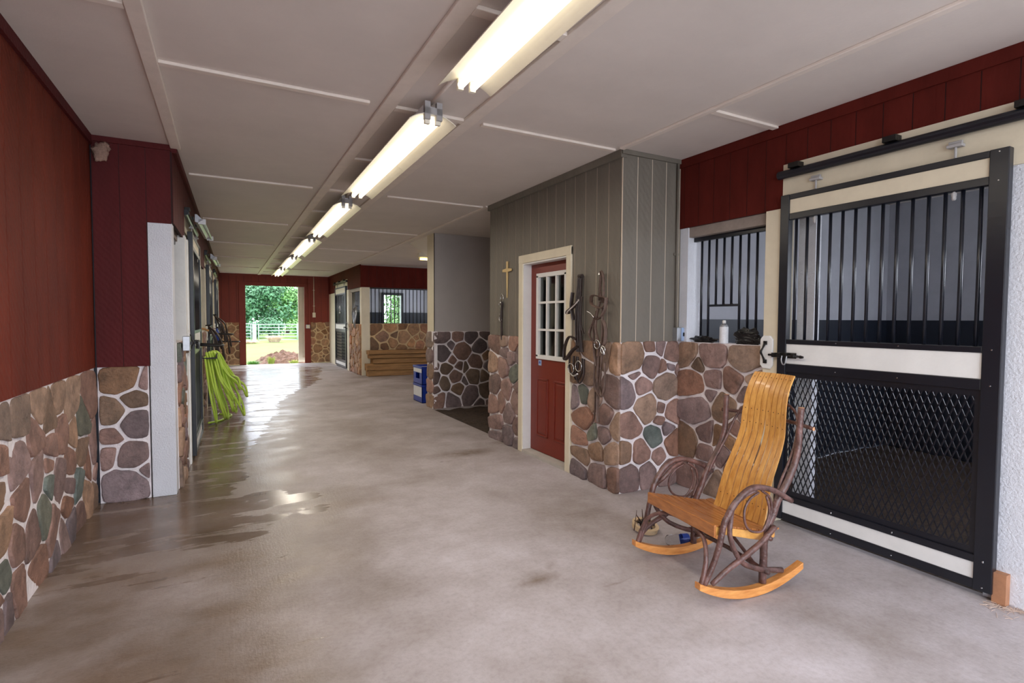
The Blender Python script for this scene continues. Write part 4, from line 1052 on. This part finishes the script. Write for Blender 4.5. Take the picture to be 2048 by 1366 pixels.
solid(FI, 'rear_kickboard', 3.1, 4.66, 17.88, 17.98, 0, 1.62, 'navy'); solid(FI, 'rear_kickboard', 5.31, 6.6, 17.88, 17.98, 0, 1.62, 'navy'); solid(FI, 'rear_kickboard', 4.66, 5.31, 17.88, 17.98, 0, 1.2, 'navy')
solid(FI, 'window_head', 4.66, 5.31, 17.9, 17.98, 2.24, ZC-.002, 'stallwall')
mb = MB(); mb.box(6.55, 6.65, 13.4, 17.98, 0, 1.3); mb.box(6.55, 6.65, 13.4, 17.98, 2.45, ZC-.002); mb.box(6.55, 6.65, 13.4, 14.0, 1.3, 2.45); mb.box(6.55, 6.65, 17.3, 17.98, 1.3, 2.45); mb.build('side_panel', 'stallwall', FI)  # unseen side opening, added so sky lights the far stall
W1 = structure('window_1', 'black framed exterior window seen through the far stall bars', 'window', (4.66, 17.86, 1.2), 0)
mb = MB(); mb.box(-.04, .69, -.02, .03, 0, .06); mb.box(-.04, .69, -.02, .03, 1.0, 1.08); mb.box(-.04, .03, -.02, .03, .06, 1.0); mb.box(.62, .69, -.02, .03, .06, 1.0); mb.build('frame', 'black', W1)
for i in range(6): MB().rod((.1+.09*i, 0, .06), (.1+.09*i, 0, 1.0), .007, 6).build('bar', 'label_white', W1)
EW = structure('wall_side_aisle', 'dim end wall of the side aisle', 'wall', (0, 0, 0))
solid(EW, 'end_panel', 8.0, 8.1, 7.9, 13.5, 0, ZC-.002, 'drywall'); solid(EW, 'end_infill', 6.55, 8.0, 13.4, 13.5, 0, ZC-.002, 'drywall')

# timber stack
tb = [(3.03, 13.02, .02, .13, 2.9, .05, 'bottom squared timber of the stack below the far grille, under a stepped pair'),
      (3.01, 13.06, .135, .165, .19, .165, None),
      (3.2, 13.05, .13, .165, 2.6, .08, 'second timber up in the stack, set back right of the short end block'),
      (3.16, 13.08, .30, .125, 2.6, .02, 'third timber up in the stack, with a dark notch at its left end'),
      (3.08, 13.06, .43, .10, 2.7, -.01, 'fourth timber up in the stack, just under the top plank'),
      (3.04, 13.0, .535, .095, 2.8, 0, 'top wide plank of the timber stack below the far grille')]
for i, (x, y, z, h, L, dy, lab) in enumerate(tb):
    o = MB()
    n = 10; w = .26
    if lab is None: lab = 'short squared end block poking out left of the stacked timbers'
    vs = []; fs = []
    for k in range(n+1):
        xx = L*k/n
        for a, (yy, zz) in enumerate([(0, .01), (.02, 0), (w-.02, 0), (w, .01), (w, h-.012), (w-.02, h), (.02, h), (0, h-.012)]):
            q = .006*noise.noise(Vector((xx*3, a*2.1, i*5.)))
            vs.append((xx, yy+q, zz+(q if 0 < k else 0)*.5))
    for k in range(n):
        for a in range(8):
            b = (a+1) % 8; fs.append((k*8+a, k*8+b, (k+1)*8+b, (k+1)*8+a))
    fs.append(tuple(range(7, -1, -1))); fs.append(tuple(n*8+a for a in range(8)))
    o = o.add(vs, fs).build('timber_beam', 'beam'); o.location = (x, y, z if i else .0)
    if i == 0: o.location = (x, y, .0)
    tag(o, lab, 'timber', 'stacked timbers')

# blue crates
def crate(label, z, second=False):
    c = thing('crate', label, 'crate', (2.86, 8.50, z), 0, 'stacked blue crates')
    w, d, h = .34, .46, .305; t = .016
    mb = MB()
    holed = not second
    for (x0, x1, y0, y1) in ((0, t, 0, d), (w-t, w, 0, d), (0, w, 0, t), (0, w, d-t, d)):
        if holed and x1-x0 < .1 and x0 < .1:    # aisle side with a handle hole
            mb.box(x0, x1, y0, y1, 0, .09); mb.box(x0, x1, y0, .13, .09, .19); mb.box(x0, x1, d-.13, y1, .09, .19); mb.box(x0, x1, y0, y1, .19, h-.03)
        else: mb.box(x0, x1, y0, y1, 0, h-.03)
    mb.box(0, w, 0, d, 0, .015)
    mb.box(-.008, w+.008, -.008, .01, h-.035, h); mb.box(-.008, w+.008, d-.01, d+.008, h-.035, h); mb.box(-.008, .01, 0, d, h-.035, h); mb.box(w-.01, w+.008, 0, d, h-.035, h)
    mb.build('shell', 'blue', c, bevel=.003)
    mb = MB(); mb.box(-.004, .0, .02, d-.02, *((.1, .262) if second else (.2, .262))); mb.build('side_label_gleam', 'label_white', c, label='white label strip with the doorway reflection painted in')  # pale strip paints label and doorway reflection onto the glossy crate side
    if not second:
        mb = MB(); mb.box(t, w-t, t, d-t, h-.05, h-.035); mb.build('lid', 'label_white', c, label='pale lid inside the rim')
crate('lower blue plastic crate beside the passage wall corner', 0, True)
crate('upper blue plastic crate with pale lid, stacked on another by the passage wall corner', .305)

# ------------------------------------------------------------------ tube lights along the ceiling
def light_x(y): return 1.085+.0125*y
def strip(i, label, y0, L):
    t = thing('strip_light', label, 'ceiling light', (light_x(y0), y0, 2.60), -.0125, 'row of lit strip lights')
    mb = MB(); mb.box(-.055, .055, .03, L-.03, .035, .09); mb.build('housing', 'label_white', t)
    # curved reflector, open below
    N = 14; prof = []
    for k in range(N+1):
        a = -1+2*k/N; x = .147*a; z = .038-.052*abs(a)**2.2
        prof.append((x, z))
    for s0, s1 in ((.0, L*.5-.003), (L*.5+.003, L)):
        vs = []; fs = []
        for (x, z) in prof: vs += [(x, s0, z), (x, s1, z), (x*1.01, s0, z+.004), (x*1.01, s1, z+.004)]
        for k in range(N):
            a = 4*k; b = a+4
            fs += [(a, b, b+1, a+1), (a+2, a+3, b+3, b+2), (a, a+2, b+2, b), (a+1, b+1, b+3, a+3)]
        fs += [(0, 1, 3, 2), (4*N, 4*N+2, 4*N+3, 4*N+1)]
        MB().add(vs, fs).build('reflector', 'refl', t, smooth=False)
    for x in (-.034, .034):
        MB().rod((x, .03, .0), (x, L-.03, .0), .0185, 12).build('tube', 'tube', t, smooth=True)
        for y in (.005, L-.03):
            MB().box(x-.016, x+.016, y, y+.025, -.022, .04).build('socket', 'refl', t, bevel=.003)
    mb = MB(); mb.box(-.055, -.02, -.012, .02, .0, .105); mb.box(.02, .055, -.012, .02, .0, .105); mb.box(-.055, .055, -.012, .02, .03, .07); mb.build('end_bracket', 'grey_paint', t)
    mb = MB(); mb.rod((0, -.38 if i else -.1, .112), (0, .05, .112), .011, 8); mb.build('conduit', 'batten', t, smooth=True)
    la = bpy.data.lights.new('strip_lamp', 'AREA'); la.shape = 'RECTANGLE'; la.size = .2; la.size_y = L-.1; la.energy = 17; la.color = (1, .91, .78)
    lo = bpy.data.objects.new('strip_lamp', la); C.objects.link(lo); lo.parent = t; lo.location = (0, L/2, -.035)
    for y in (.3, L-.3): MB().rod((0, y, .08), (0, y, .134), .006, 6).build('hanger', 'steel', t)
ords = ['nearest', 'second', 'third', 'fourth', 'fifth', 'farthest']
for i, (y0, L) in enumerate(((.22, 2.40), (3.12, 2.28), (5.90, 2.36), (8.80, 2.27), (11.56, 2.28), (14.35, 2.1))):
    strip(i, 'lit twin-tube ceiling light, %s in the row from the camera' % ords[i], y0, L)

# ------------------------------------------------------------------ bentwood rocking chair
def sym(pts): return [pts, [(x, -y, z) for x, y, z in pts]]
CH = thing('rocking_chair', 'bent willow rocking chair with varnished oak slats beside the stall door', 'rocking chair', (2.2737, 2.0536, 0), math.atan2(.119, -.993))
def rock(y):
    mb = MB(); vs = []; fs = []; n = 22; hw = .02
    for k in range(n+1):
        x = .245-.68*k/n; u = x+.1
        z = .80*u*u+.0015; dz = .044-.012*abs(u/.35)**3
        for yy, zz in ((-hw, z), (hw, z), (hw, z+dz), (-hw, z+dz)): vs.append((x, y+yy, zz))
    for k in range(n):
        for a in range(4):
            b = (a+1) % 4; fs.append((k*4+a, k*4+b, (k+1)*4+b, (k+1)*4+a))
    fs += [(3, 2, 1, 0), tuple(n*4+a for a in range(4))]
    return mb.add(vs, fs).build('rocker', 'oak_rocker', CH, bevel=.003)
for y in (.268, -.268): rock(y)
for s in (1, -1):
    Y = lambda v: v*s
    mb = MB(); mb.tube([(.208, Y(.272), .112), (.165, Y(.279), .20), (.135, Y(.286), .29), (.108, Y(.288), .40), (.088, Y(.29), .44), (.055, Y(.292), .49), (.005, Y(.293), .535), (-.055, Y(.292), .563), (-.125, Y(.289), .562), (-.225, Y(.284), .530), (-.335, Y(.29), .468)], [.0145, .0145, .016, .0165, .016, .015, .0135], 10, wob=.05)
    mb.build('arm', 'bark', CH, smooth=True)
    mb = MB(); mb.tube([(-.10, Y(.283), .548), (-.03, Y(.277), .525), (.035, Y(.272), .475), (.078, Y(.302), .42), (.088, Y(.308), .36), (.066, Y(.31), .29), (.02, Y(.30), .225), (-.035, Y(.288), .18), (-.15, Y(.276), .132), (-.30, Y(.27), .10)], [.010, .011, .012, .0125, .0125, .013, .014, .015], 9, wob=.06)
    mb.build('arm_hoop', 'bark', CH, smooth=True)
    mb = MB(); mb.tube([(-.117, Y(.283), .535), (-.06, Y(.285), .51), (-.022, Y(.29), .467), (-.014, Y(.295), .42), (-.03, Y(.295), .376), (-.07, Y(.292), .345), (-.135, Y(.29), .337), (-.172, Y(.288), .378), (-.188, Y(.285), .44), (-.168, Y(.283), .51)], .0062, 8)
    mb.tube([(-.137, Y(.28), .543), (-.192, Y(.278), .503), (-.212, Y(.276), .45), (-.204, Y(.276), .392), (-.176, Y(.275), .335)], .0066, 8)
    mb.build('loop', 'bark', CH, smooth=True)
    mb = MB(); mb.tube([(-.178, Y(.262), .052), (-.182, Y(.262), .20), (-.186, Y(.262), .285), (-.198, Y(.263), .334), (-.232, Y(.265), .395), (-.262, Y(.266), .47), (-.322, Y(.266), .552), (-.372, Y(.265), .64), (-.402, Y(.263), .73), (-.408, Y(.263), .83), (-.414, Y(.266), .945)], [.019, .0185, .018, .018, .0185, .018, .0175, .0165, .016], 11, wob=.06)
    rpost = mb.build('rear_post', 'bark', CH, smooth=True)
    MB().lathe([(0, .9452), (.0155, .9450), (.0155, .9462), (0, .9465)], 12, R=Matrix.Translation((-.4142, Y(.266), 0))).build('cut_end', 'cutwood', rpost)
    mb = MB(); mb.tube([(.188, Y(.303), .125), (.1, Y(.31), .187), (-.005, Y(.308), .232), (-.125, Y(.303), .29), (-.215, Y(.298), .352)], [.0125, .0135, .0145, .0145, .0135], 9, wob=.06)
    mb.build('side_brace', 'bark', CH, smooth=True)
    MB().tube([(-.178, Y(.25), .10), (-.20, Y(.0), .22), (-.205, Y(-.2), .302)], .0095, 8, wob=.06).build('cross_brace', 'bark', CH, smooth=True)
mb = MB(); mb.tube([(.222, .266, .108), (.195, .262, .19), (.168, .235, .262), (.135, .17, .308), (.12, .08, .327), (.118, 0, .33), (.12, -.08, .327), (.135, -.17, .308), (.168, -.235, .262), (.195, -.262, .19), (.222, -.266, .108)], [.0135, .012, .011, .011, .0105, .0105, .011, .011, .012, .0135], 9, wob=.06)
mb.build('front_arch', 'bark', CH, smooth=True)
MB().tube([(-.178, .30, .118), (-.184, 0, .135), (-.178, -.30, .125)], .012, 9, wob=.06).build('stretcher', 'bark', CH, smooth=True)
MB().tube([(-.19, .30, .292), (-.2, 0, .288), (-.19, -.30, .292)], .012, 9, wob=.06).build('seat_rail', 'bark', CH, smooth=True)
mb = MB(); mb.tube([(-.436, .325, .842), (-.474, .17, .845), (-.478, 0, .846), (-.474, -.17, .845), (-.436, -.325, .842)], .0105, 9); cbx = mb.build('back_rail', 'bark', CH, smooth=True)
mb = MB()
for s in (1, -1): mb.lathe([(0, 0), (.0102, 0), (.0102, .0012), (0, .0015)], 10, R=Matrix.Translation((-.436, s*.325, .842)) @ Matrix.Rotation(-s*PI/2, 4, 'X'))
mb.build('cut_end', 'cutwood', cbx)
MB().tube([(-.27, .25, .48), (-.31, .243, .56), (-.385, .235, .68), (-.44, .222, .8), (-.478, .185, .885), (-.51, .1, .93), (-.516, 0, .94), (-.51, -.1, .93), (-.478, -.185, .885), (-.44, -.222, .8), (-.385, -.235, .68), (-.31, -.243, .56), (-.27, -.25, .48)], .0075, 8).build('back_arch', 'bark', CH, smooth=True)
# seat of cross slats with a dished profile
prof = [(.148, .400), (.10, .388), (.05, .378), (0, .367), (-.05, .355), (-.1, .343), (-.15, .332), (-.2, .322), (-.25, .316), (-.29, .318)]
def seatz(x):
    for (a, p), (b, q) in zip(prof, prof[1:]):
        if b <= x <= a: return p+(q-p)*(a-x)/(a-b)
    return prof[0][1] if x > prof[0][0] else prof[-1][1]
mb = MB(); ns = 9
for i in range(ns):
    xa = .146-.05*i; xb = xa-.0435; vs = []; fs = []
    m = 12
    for k in range(m+1):
        q = -1+2*k/m; hw = .268-.02*(i/ns); y = q*hw
        sag = .018*(1-q*q)*min(1, i*.5+.2); xs_ = -.012*(1-q*q)*min(1, i*.4)
        for x, dz in ((xa, 0), (xb, 0), (xb, -.009), (xa, -.009)): vs.append((x+xs_, y, seatz(x)-sag+dz))
    for k in range(m):
        for a in range(4):
            b = (a+1) % 4; fs.append((k*4+a, k*4+b, (k+1)*4+b, (k+1)*4+a))
    fs += [(0, 1, 2, 3), tuple(m*4+3-a for a in range(4))]
    mb.add(vs, fs)
mb.build('seat', 'oak_seat', CH, bevel=.0015)
ap = MB(); ap.box(.138, .152, -.272, .272, .336, .397); ap.build('front_apron', 'oak_seat', CH, bevel=.003)
for s in (1, -1):
    mb = MB(); top = [(x, z-.0095) for x, z in prof[:-1]]; bot = [(-.25, .282), (-.2, .27), (-.12, .286), (0, .318), (.10, .345), (.138, .342)]
    mb.prism(top+bot, s*.258-.009, s*.258+.009, 1); mb.build('side_apron', 'oak', CH, bevel=.002)
# S-curved back slats
bc = [(-.262, .29), (-.283, .345), (-.305, .43), (-.335, .53), (-.372, .61), (-.408, .69), (-.432, .765), (-.440, .845), (-.448, .92), (-.462, .985), (-.485, 1.04), (-.518, 1.095)]
cv = cr([(x, 0, z) for x, z in bc], 4)
mb = MB(); NS = 8; nails = MB()
for i in range(NS):
    vs = []; fs = []; m = len(cv)
    for k, p in enumerate(cv):
        tt = (p.z-.29)/.8; hw = .188-.046*tt
        gp = .0022+.0026*math.sin(PI*min(1, max(0, tt*1.25)))**2; y0 = -hw+2*hw*i/NS+gp; y1 = -hw+2*hw*(i+1)/NS-gp
        if i in (3, 4) and .3 < tt < .7:      # one cracked slat leaves a wider gap
            g = .006*math.sin((tt-.3)/.4*PI)
            if i == 3: y1 -= g
            else: y0 += g*.4
        tg = (cv[min(k+1, m-1)]-cv[max(k-1, 0)]).normalized(); nx, nz = tg.z, -tg.x
        th = .0045
        bow = lambda y: -.02*(1-(y/max(hw, .01))**2)+.008
        for y, sg in ((y0, 1), (y1, 1), (y1, -1), (y0, -1)):
            vs.append((p.x+nx*th*sg+bow(y), y, p.z+nz*th*sg))
        if k in (len(cv)-3, 30, 26, 6):
            yc = (y0+y1)/2
            nails.lathe([(0, 0), (.0032, 0), (.0026, .0012), (0, .0015)], 8, R=Matrix.Translation((p.x+nx*th+bow(yc), yc, p.z+nz*th)) @ Vector((0, 0, 1)).rotation_difference(Vector((nx, 0, nz))).to_matrix().to_4x4())
    for k in range(m-1):
        for a in range(4):
            b = (a+1) % 4; fs.append((k*4+a, k*4+b, (k+1)*4+b, (k+1)*4+a))
    fs += [(0, 1, 2, 3), tuple((m-1)*4+3-a for a in range(4))]
    mb.add(vs, fs)
bk = mb.build('backrest', 'oak', CH, bevel=.0012)
nails.build('nail_heads', 'nail', bk)

# things on the floor under the chair
wbt = thing('water_bottle', 'clear plastic water bottle with blue label lying under the rocking chair', 'bottle', (2.40, 2.43, .032), math.atan2(-.05, .165))
Rx = Matrix.Rotation(PI/2, 4, 'Y')
MB().lathe([(0, 0), (.024, 0), (.031, .008), (.03, .02), (.0315, .03), (.03, .05), (.0315, .07), (.03, .09), (.0315, .105), (.0315, .14), (.026, .165), (.013, .19), (.0125, .205)], 20, R=Rx).build('body', 'bottle', wbt, smooth=True)
MB().lathe([(.0322, .098), (.0324, .1), (.0324, .14), (.0322, .142)], 20, R=Rx, caps=False).build('label_band', 'cap_blue', wbt, smooth=True)
MB().lathe([(0, .203), (.0145, .203), (.0145, .218), (0, .219)], 16, R=Rx).build('cap', 'label_white', wbt)
rg = thing('tape_ring', 'pale beige ring tangled with dark twigs and cord under the chair', 'ring', (2.43, 2.66, 0), .3)
RT = Matrix.Translation((0, 0, .032)) @ Matrix.Rotation(.22, 4, 'X')
MB().lathe([(.062, -.012), (.084, -.012), (.088, .02), (.064, .02), (.062, -.012)], 32, R=RT, caps=False).build('band', 'beige', rg, smooth=False)
rr = random.Random(13); mb = MB()
for i in range(9):
    a = rr.uniform(0, 2*PI); r0 = rr.uniform(.0, .05)
    p = Vector((r0*math.cos(a), r0*math.sin(a), .05)); d = Vector((rr.uniform(-1, 1), rr.uniform(-.6, .6), rr.uniform(.1, .7))).normalized()*rr.uniform(.06, .11)
    mb.tube([tuple(p-d*.3+Vector((0, 0, -.015))), tuple(p+d*.4), tuple(p+d+Vector((rr.uniform(-.02, .02), 0, .01)))], [.006, .0045, .002], 6)
mb.tube([(-.1, .02, .03), (-.12, .0, .1), (-.105, .0, .17)], [.004, .003, .0015], 6)
mb.build('twigs', 'rust_twig', rg, smooth=True)
mb = MB(); mb.tube([(-.05, -.04, .05), (.0, .02, .07), (.05, .0, .06), (.03, -.05, .05), (-.03, -.02, .065), (-.02, .04, .06)], .006, 6); mb.build('cord', 'plastic_black', rg, smooth=True)

# ------------------------------------------------------------------ outdoors
def ground(name, label, m, x0, x1, y0, y1, z, step, amp):
    nx = int((x1-x0)/step); ny = int((y1-y0)/step); vs = []; fs = []
    for j in range(ny+1):
        for i in range(nx+1):
            x = x0+(x1-x0)*i/nx; y = y0+(y1-y0)*j/ny
            vs.append((x, y, z+amp*noise.noise(Vector((x*.3, y*.3, 3)))))
    for j in range(ny):
        for i in range(nx):
            a = j*(nx+1)+i; fs.append((a, a+1, a+nx+2, a+nx+1))
    return tag(MB().add(vs, fs).build(name, m, smooth=True), label, 'ground', kind='structure')
ground('ground_lawn', 'bright green lawn beyond the far doorway', 'grass', -40, 60, 18.12, 90, -.1, 1.6, .06)
ground('ground_apron', 'pale gravel yard behind the viewer outside the barn', 'gravel', -30, 30, -30, -1.55, -.14, 3, .04)

md = MB()
vs = []; fs = []; n = 46
for j in range(n+1):
    for i in range(n+1):
        x = .7+1.9*i/n; y = 19.0+2.0*j/n
        e = max(0, 1-((x-1.75)/.95)**2)*max(0, 1-((y-20.)/1.0)**2)
        z = -.12+.36*e+.12*e**.5*(noise.noise(Vector((x*5, y*5, 2)))+.6*noise.noise(Vector((x*13, y*13, 5)))) if e > 0 else -.15
        vs.append((x, y, z))
for j in range(n):
    for i in range(n):
        a = j*(n+1)+i; fs.append((a, a+1, a+n+2, a+n+1))
tag(md.add(vs, fs).build('soil_mound', 'mound'), 'heap of turned brown soil just outside the far doorway', 'soil heap')
def tuft(name, label, cat, loc, r, h, n, m, seed):
    rr = random.Random(seed); vs = []; fs = []
    for i in range(n):
        a = rr.uniform(0, 2*PI); q = r*math.sqrt(rr.random())*.5; lean = rr.uniform(.1, 1)*r; hh = h*rr.uniform(.5, 1)
        x, y = q*math.cos(a), q*math.sin(a); b = a+rr.uniform(-.6, .6)
        w = .006+.01*r; px, py = -math.sin(b)*w, math.cos(b)*w
        k = len(vs)
        vs += [(x-px, y-py, -.02), (x+px, y+py, -.02), (x+px*.7+math.cos(b)*lean*.4, y+py*.7+math.sin(b)*lean*.4, hh*.65), (x-px*.7+math.cos(b)*lean*.4, y-py*.7+math.sin(b)*lean*.4, hh*.65), (x+math.cos(b)*lean, y+math.sin(b)*lean, hh)]
        fs += [(k, k+1, k+2, k+3), (k+3, k+2, k+4)]
    o = MB().add(vs, fs).build(name, m); o.location = loc
    return tag(o, label, cat)
tuft('weed_tuft', 'yellow green weed tuft in front of the soil heap', 'weed', (1.28, 18.85, -.09), .16, .3, 160, 'tuft', 1)
tuft('weed_tuft', 'bright low weeds at the left corner of the far doorway outside', 'weed', (.75, 18.7, -.09), .25, .18, 220, 'leaf3', 2)
tuft('weed_tuft', 'small weeds right of the soil heap by the barn door', 'weed', (1.95, 18.7, -.09), .2, .16, 160, 'tuft', 3)
tuft('dry_grass_pile', 'pinkish pile of dry grass lying before the metal gate', 'grass pile', (2.65, 36.2, -.1), .55, .5, 700, 'drygrass', 4)
tuft('dry_grass_pile', 'low pale scatter of dry grass left of the pinkish pile', 'grass pile', (1.2, 34.8, -.1), .6, .22, 400, 'drygrass', 5)

def gate(label, x, y, L, rails, h=1.06, z0=-.05, rz=0):
    g = thing('metal_gate', label, 'gate', (x, y, z0), rz)
    r = .11; mb = MB()
    mb.tube([(0, 0, .03), (0, 0, h-r), (.03, 0, h-.03), (r, 0, h), (L-r, 0, h), (L-.03, 0, h-.03), (L, 0, h-r), (L, 0, .03)], .026, 8, n=3); mb.build('frame', 'gate', g, smooth=True)
    for i in range(rails):
        z = .06+(h-.06)*i/rails; MB().rod((0, 0, z), (L, 0, z), .022, 8).build('rail', 'gate', g, smooth=True)
    MB().rod((L*.52, 0, .06), (L*.52, 0, h), .02, 8).build('brace', 'gate', g, smooth=True)
    return g
gate('long pale tubular gate across the paddock beyond the doorway', 1.86, 38, 2.32, 5)
gate('tubular gate left of the whitewashed post beyond the doorway', -1.2, 38, 2.62, 5, 1.1)
gate('tubular gate at an angle right of the long paddock gate', 4.26, 38.12, 2.4, 5, 1.1, rz=.5)
pm = MB(); pm.box(-.11, .11, -.11, .11, -.1, .98); pm.prism([(-.13, .98), (.13, .98), (.09, 1.03), (-.09, 1.03)], -.13, .13, 1)
o = pm.build('gate_post', 'postwhite', bevel=.01); o.location = (1.62, 38.1, 0); tag(o, 'thick whitewashed post between two paddock gates', 'post')

def foliage(name, label, cat, loc, blobs, n, size, m, seed, trunk=None, group=None):
    rr = random.Random(seed)
    t = thing(name, label, cat, loc, rr.uniform(0, 6), group)
    vs = []; fs = []
    tot = sum(b[3]**2 for b in blobs)
    for (x, y, z, r) in blobs:
        for i in range(int(n*r*r/tot)):
            d = Vector((rr.gauss(0, 1), rr.gauss(0, 1), rr.gauss(0, 1))).normalized()
            k = r*(rr.random()**.35)
            p = Vector((x, y, z))+Vector((d.x*k, d.y*k, d.z*k*.75))
            if p.z < .0: p.z = rr.uniform(0, .2)
            nrm = (d+Vector((rr.uniform(-.8, .8), rr.uniform(-.8, .8), rr.uniform(0, 1.2)))).normalized()
            a = nrm.orthogonal().normalized(); b = nrm.cross(a); an = rr.uniform(0, 6.28); a, b = a*math.cos(an)+b*math.sin(an), b*math.cos(an)-a*math.sin(an)
            s = size*rr.uniform(.6, 1.3); q = len(vs)
            vs += [tuple(p-a*s), tuple(p+b*s*.55), tuple(p+a*s), tuple(p-b*s*.55)]; fs.append((q, q+1, q+2, q+3))
    me = bpy.data.meshes.new('crown'); me.from_pydata(vs, [], fs); me.materials.append(M[m])
    o = bpy.data.objects.new('crown', me); C.objects.link(o); o.parent = t
    if trunk:
        mb = MB(); h, r = trunk
        mb.tube([(0, 0, -.2), (.1, .05, h*.4), (-.05, .1, h*.8), (.1, 0, h*1.2)], [r, r*.8, r*.6, r*.3], 9)
        for i in range(5):
            a = rr.uniform(0, 6.28); z = h*rr.uniform(.5, .9); mb.tube([(0, 0, z), (math.cos(a)*h*.25, math.sin(a)*h*.25, z+h*.2), (math.cos(a)*h*.5, math.sin(a)*h*.5, z+h*.35)], [r*.4, r*.25, r*.08], 6)
        mb.build('trunk', 'trunk', t, smooth=True)
    return t
rr = random.Random(77)
def blobs_tree(R, zc, k, zs=.55):
    return [(rr.uniform(-R, R)*.75, rr.uniform(-R, R)*.75, zc+rr.uniform(-1, 1)*R*zs, R*rr.uniform(.35, .6)) for _ in range(k)]
TR = [(-2., 57, 'leaf1', 'light green broadleaf tree behind, at the left of the doorway view'), (1.6, 49, 'leaf2', 'bluish green dense tree in the middle of the doorway view'), (5.4, 57, 'leaf1', 'bright green tree at the right of the doorway view'),
      (-6, 49, 'leaf2', 'dense tree hidden partly behind the left doorway edge'), (9.2, 49, 'leaf2', 'dark tree behind the barn door edge outside'), (16.5, 50, 'leaf1', 'light green tree seen through the far stall window')]
for i, (x, y, m, lab) in enumerate(TR):
    foliage('broadleaf_tree', lab, 'tree', (x, y, 0), blobs_tree(2.8, 2.9, 22), 9000, .15, m, 100+i, (2.6, .22), 'trees beyond the paddock')
for i, (x, y, w, lab) in enumerate(((-1.5, 43.5, 1.2, 'low brush at the left beyond the paddock gate'), (2.7, 44.5, 1.0, 'low brush in the middle beyond the paddock gate'), (4.9, 42.5, 1.0, 'bright brush at the right beyond the paddock gate'), (8.6, 44, 1.6, 'brush behind the angled gate'), (13.0, 45, 1.7, 'brush seen below the far stall window trees'))):
    foliage('brush', lab, 'bush', (x, y, -.1), [(rr.uniform(-w, w), rr.uniform(-.5, .5), .5+rr.uniform(0, .7), .75) for _ in range(7)], 2600, .1, 'leaf3' if i != 1 else 'leaf2', 200+i, None, 'brush beyond the gate')

# straw blown against the foot of the stall door
rr = random.Random(17); vs = []; mb = MB()
for i in range(60):
    x = 3.36-abs(rr.gauss(0, .05)); y = 1.16-abs(rr.gauss(0, .12)); a = rr.uniform(0, PI); l = rr.uniform(.02, .06)
    mb.tube([(x, y, .003), (x+math.cos(a)*l*.5, y+math.sin(a)*l*.5, .006), (x+math.cos(a)*l, y+math.sin(a)*l, .003)], .0012, 4, n=2)
tag(mb.build('straw', 'drygrass'), 'loose straw on the concrete by the raw wood block at the door foot', 'straw', kind='stuff')

# ------------------------------------------------------------------ camera, light, view
r_ = Vector((0.88168158, -0.4718235, 0.00449266)); u_ = Vector((0.01538933, 0.03827135, 0.99914887)); f_ = Vector((0.47159386, 0.88086201, -0.04100419))
cam = bpy.data.cameras.new('camera'); co = bpy.data.objects.new('camera', cam); C.objects.link(co)
m4 = Matrix.Identity(4)
for i in range(3):
    m4[i][0] = r_[i]; m4[i][1] = u_[i]; m4[i][2] = -f_[i]
m4[2][3] = 1.4
co.matrix_world = m4
cam.sensor_width = 36; cam.sensor_fit = 'HORIZONTAL'; cam.lens = 1069.807/2048*36
cam.clip_start = .05; cam.clip_end = 300
bpy.context.scene.camera = co

w = bpy.data.worlds.new('World'); bpy.context.scene.world = w; w.use_nodes = True
bg = w.node_tree.nodes['Background']; bg.inputs['Color'].default_value = (.84, .89, 1.0, 1); bg.inputs['Strength'].default_value = 4.6
sun = bpy.data.lights.new('sun', 'SUN'); sun.energy = 1.4; sun.angle = math.radians(25); sun.color = (1, .95, .86)
so = bpy.data.objects.new('sun', sun); C.objects.link(so); so.rotation_euler = (math.radians(-32), math.radians(18), 0)

sc = bpy.context.scene
sc.view_settings.view_transform = 'Standard'; sc.view_settings.look = 'None'; sc.view_settings.gamma = 1; sc.view_settings.use_curve_mapping = False
sc.view_settings.exposure = 0.42
sc.cycles.use_denoising = True
sc.cycles.max_bounces = 10; sc.cycles.diffuse_bounces = 6; sc.cycles.glossy_bounces = 4; sc.cycles.transmission_bounces = 8
sc.cycles.sample_clamp_indirect = 6
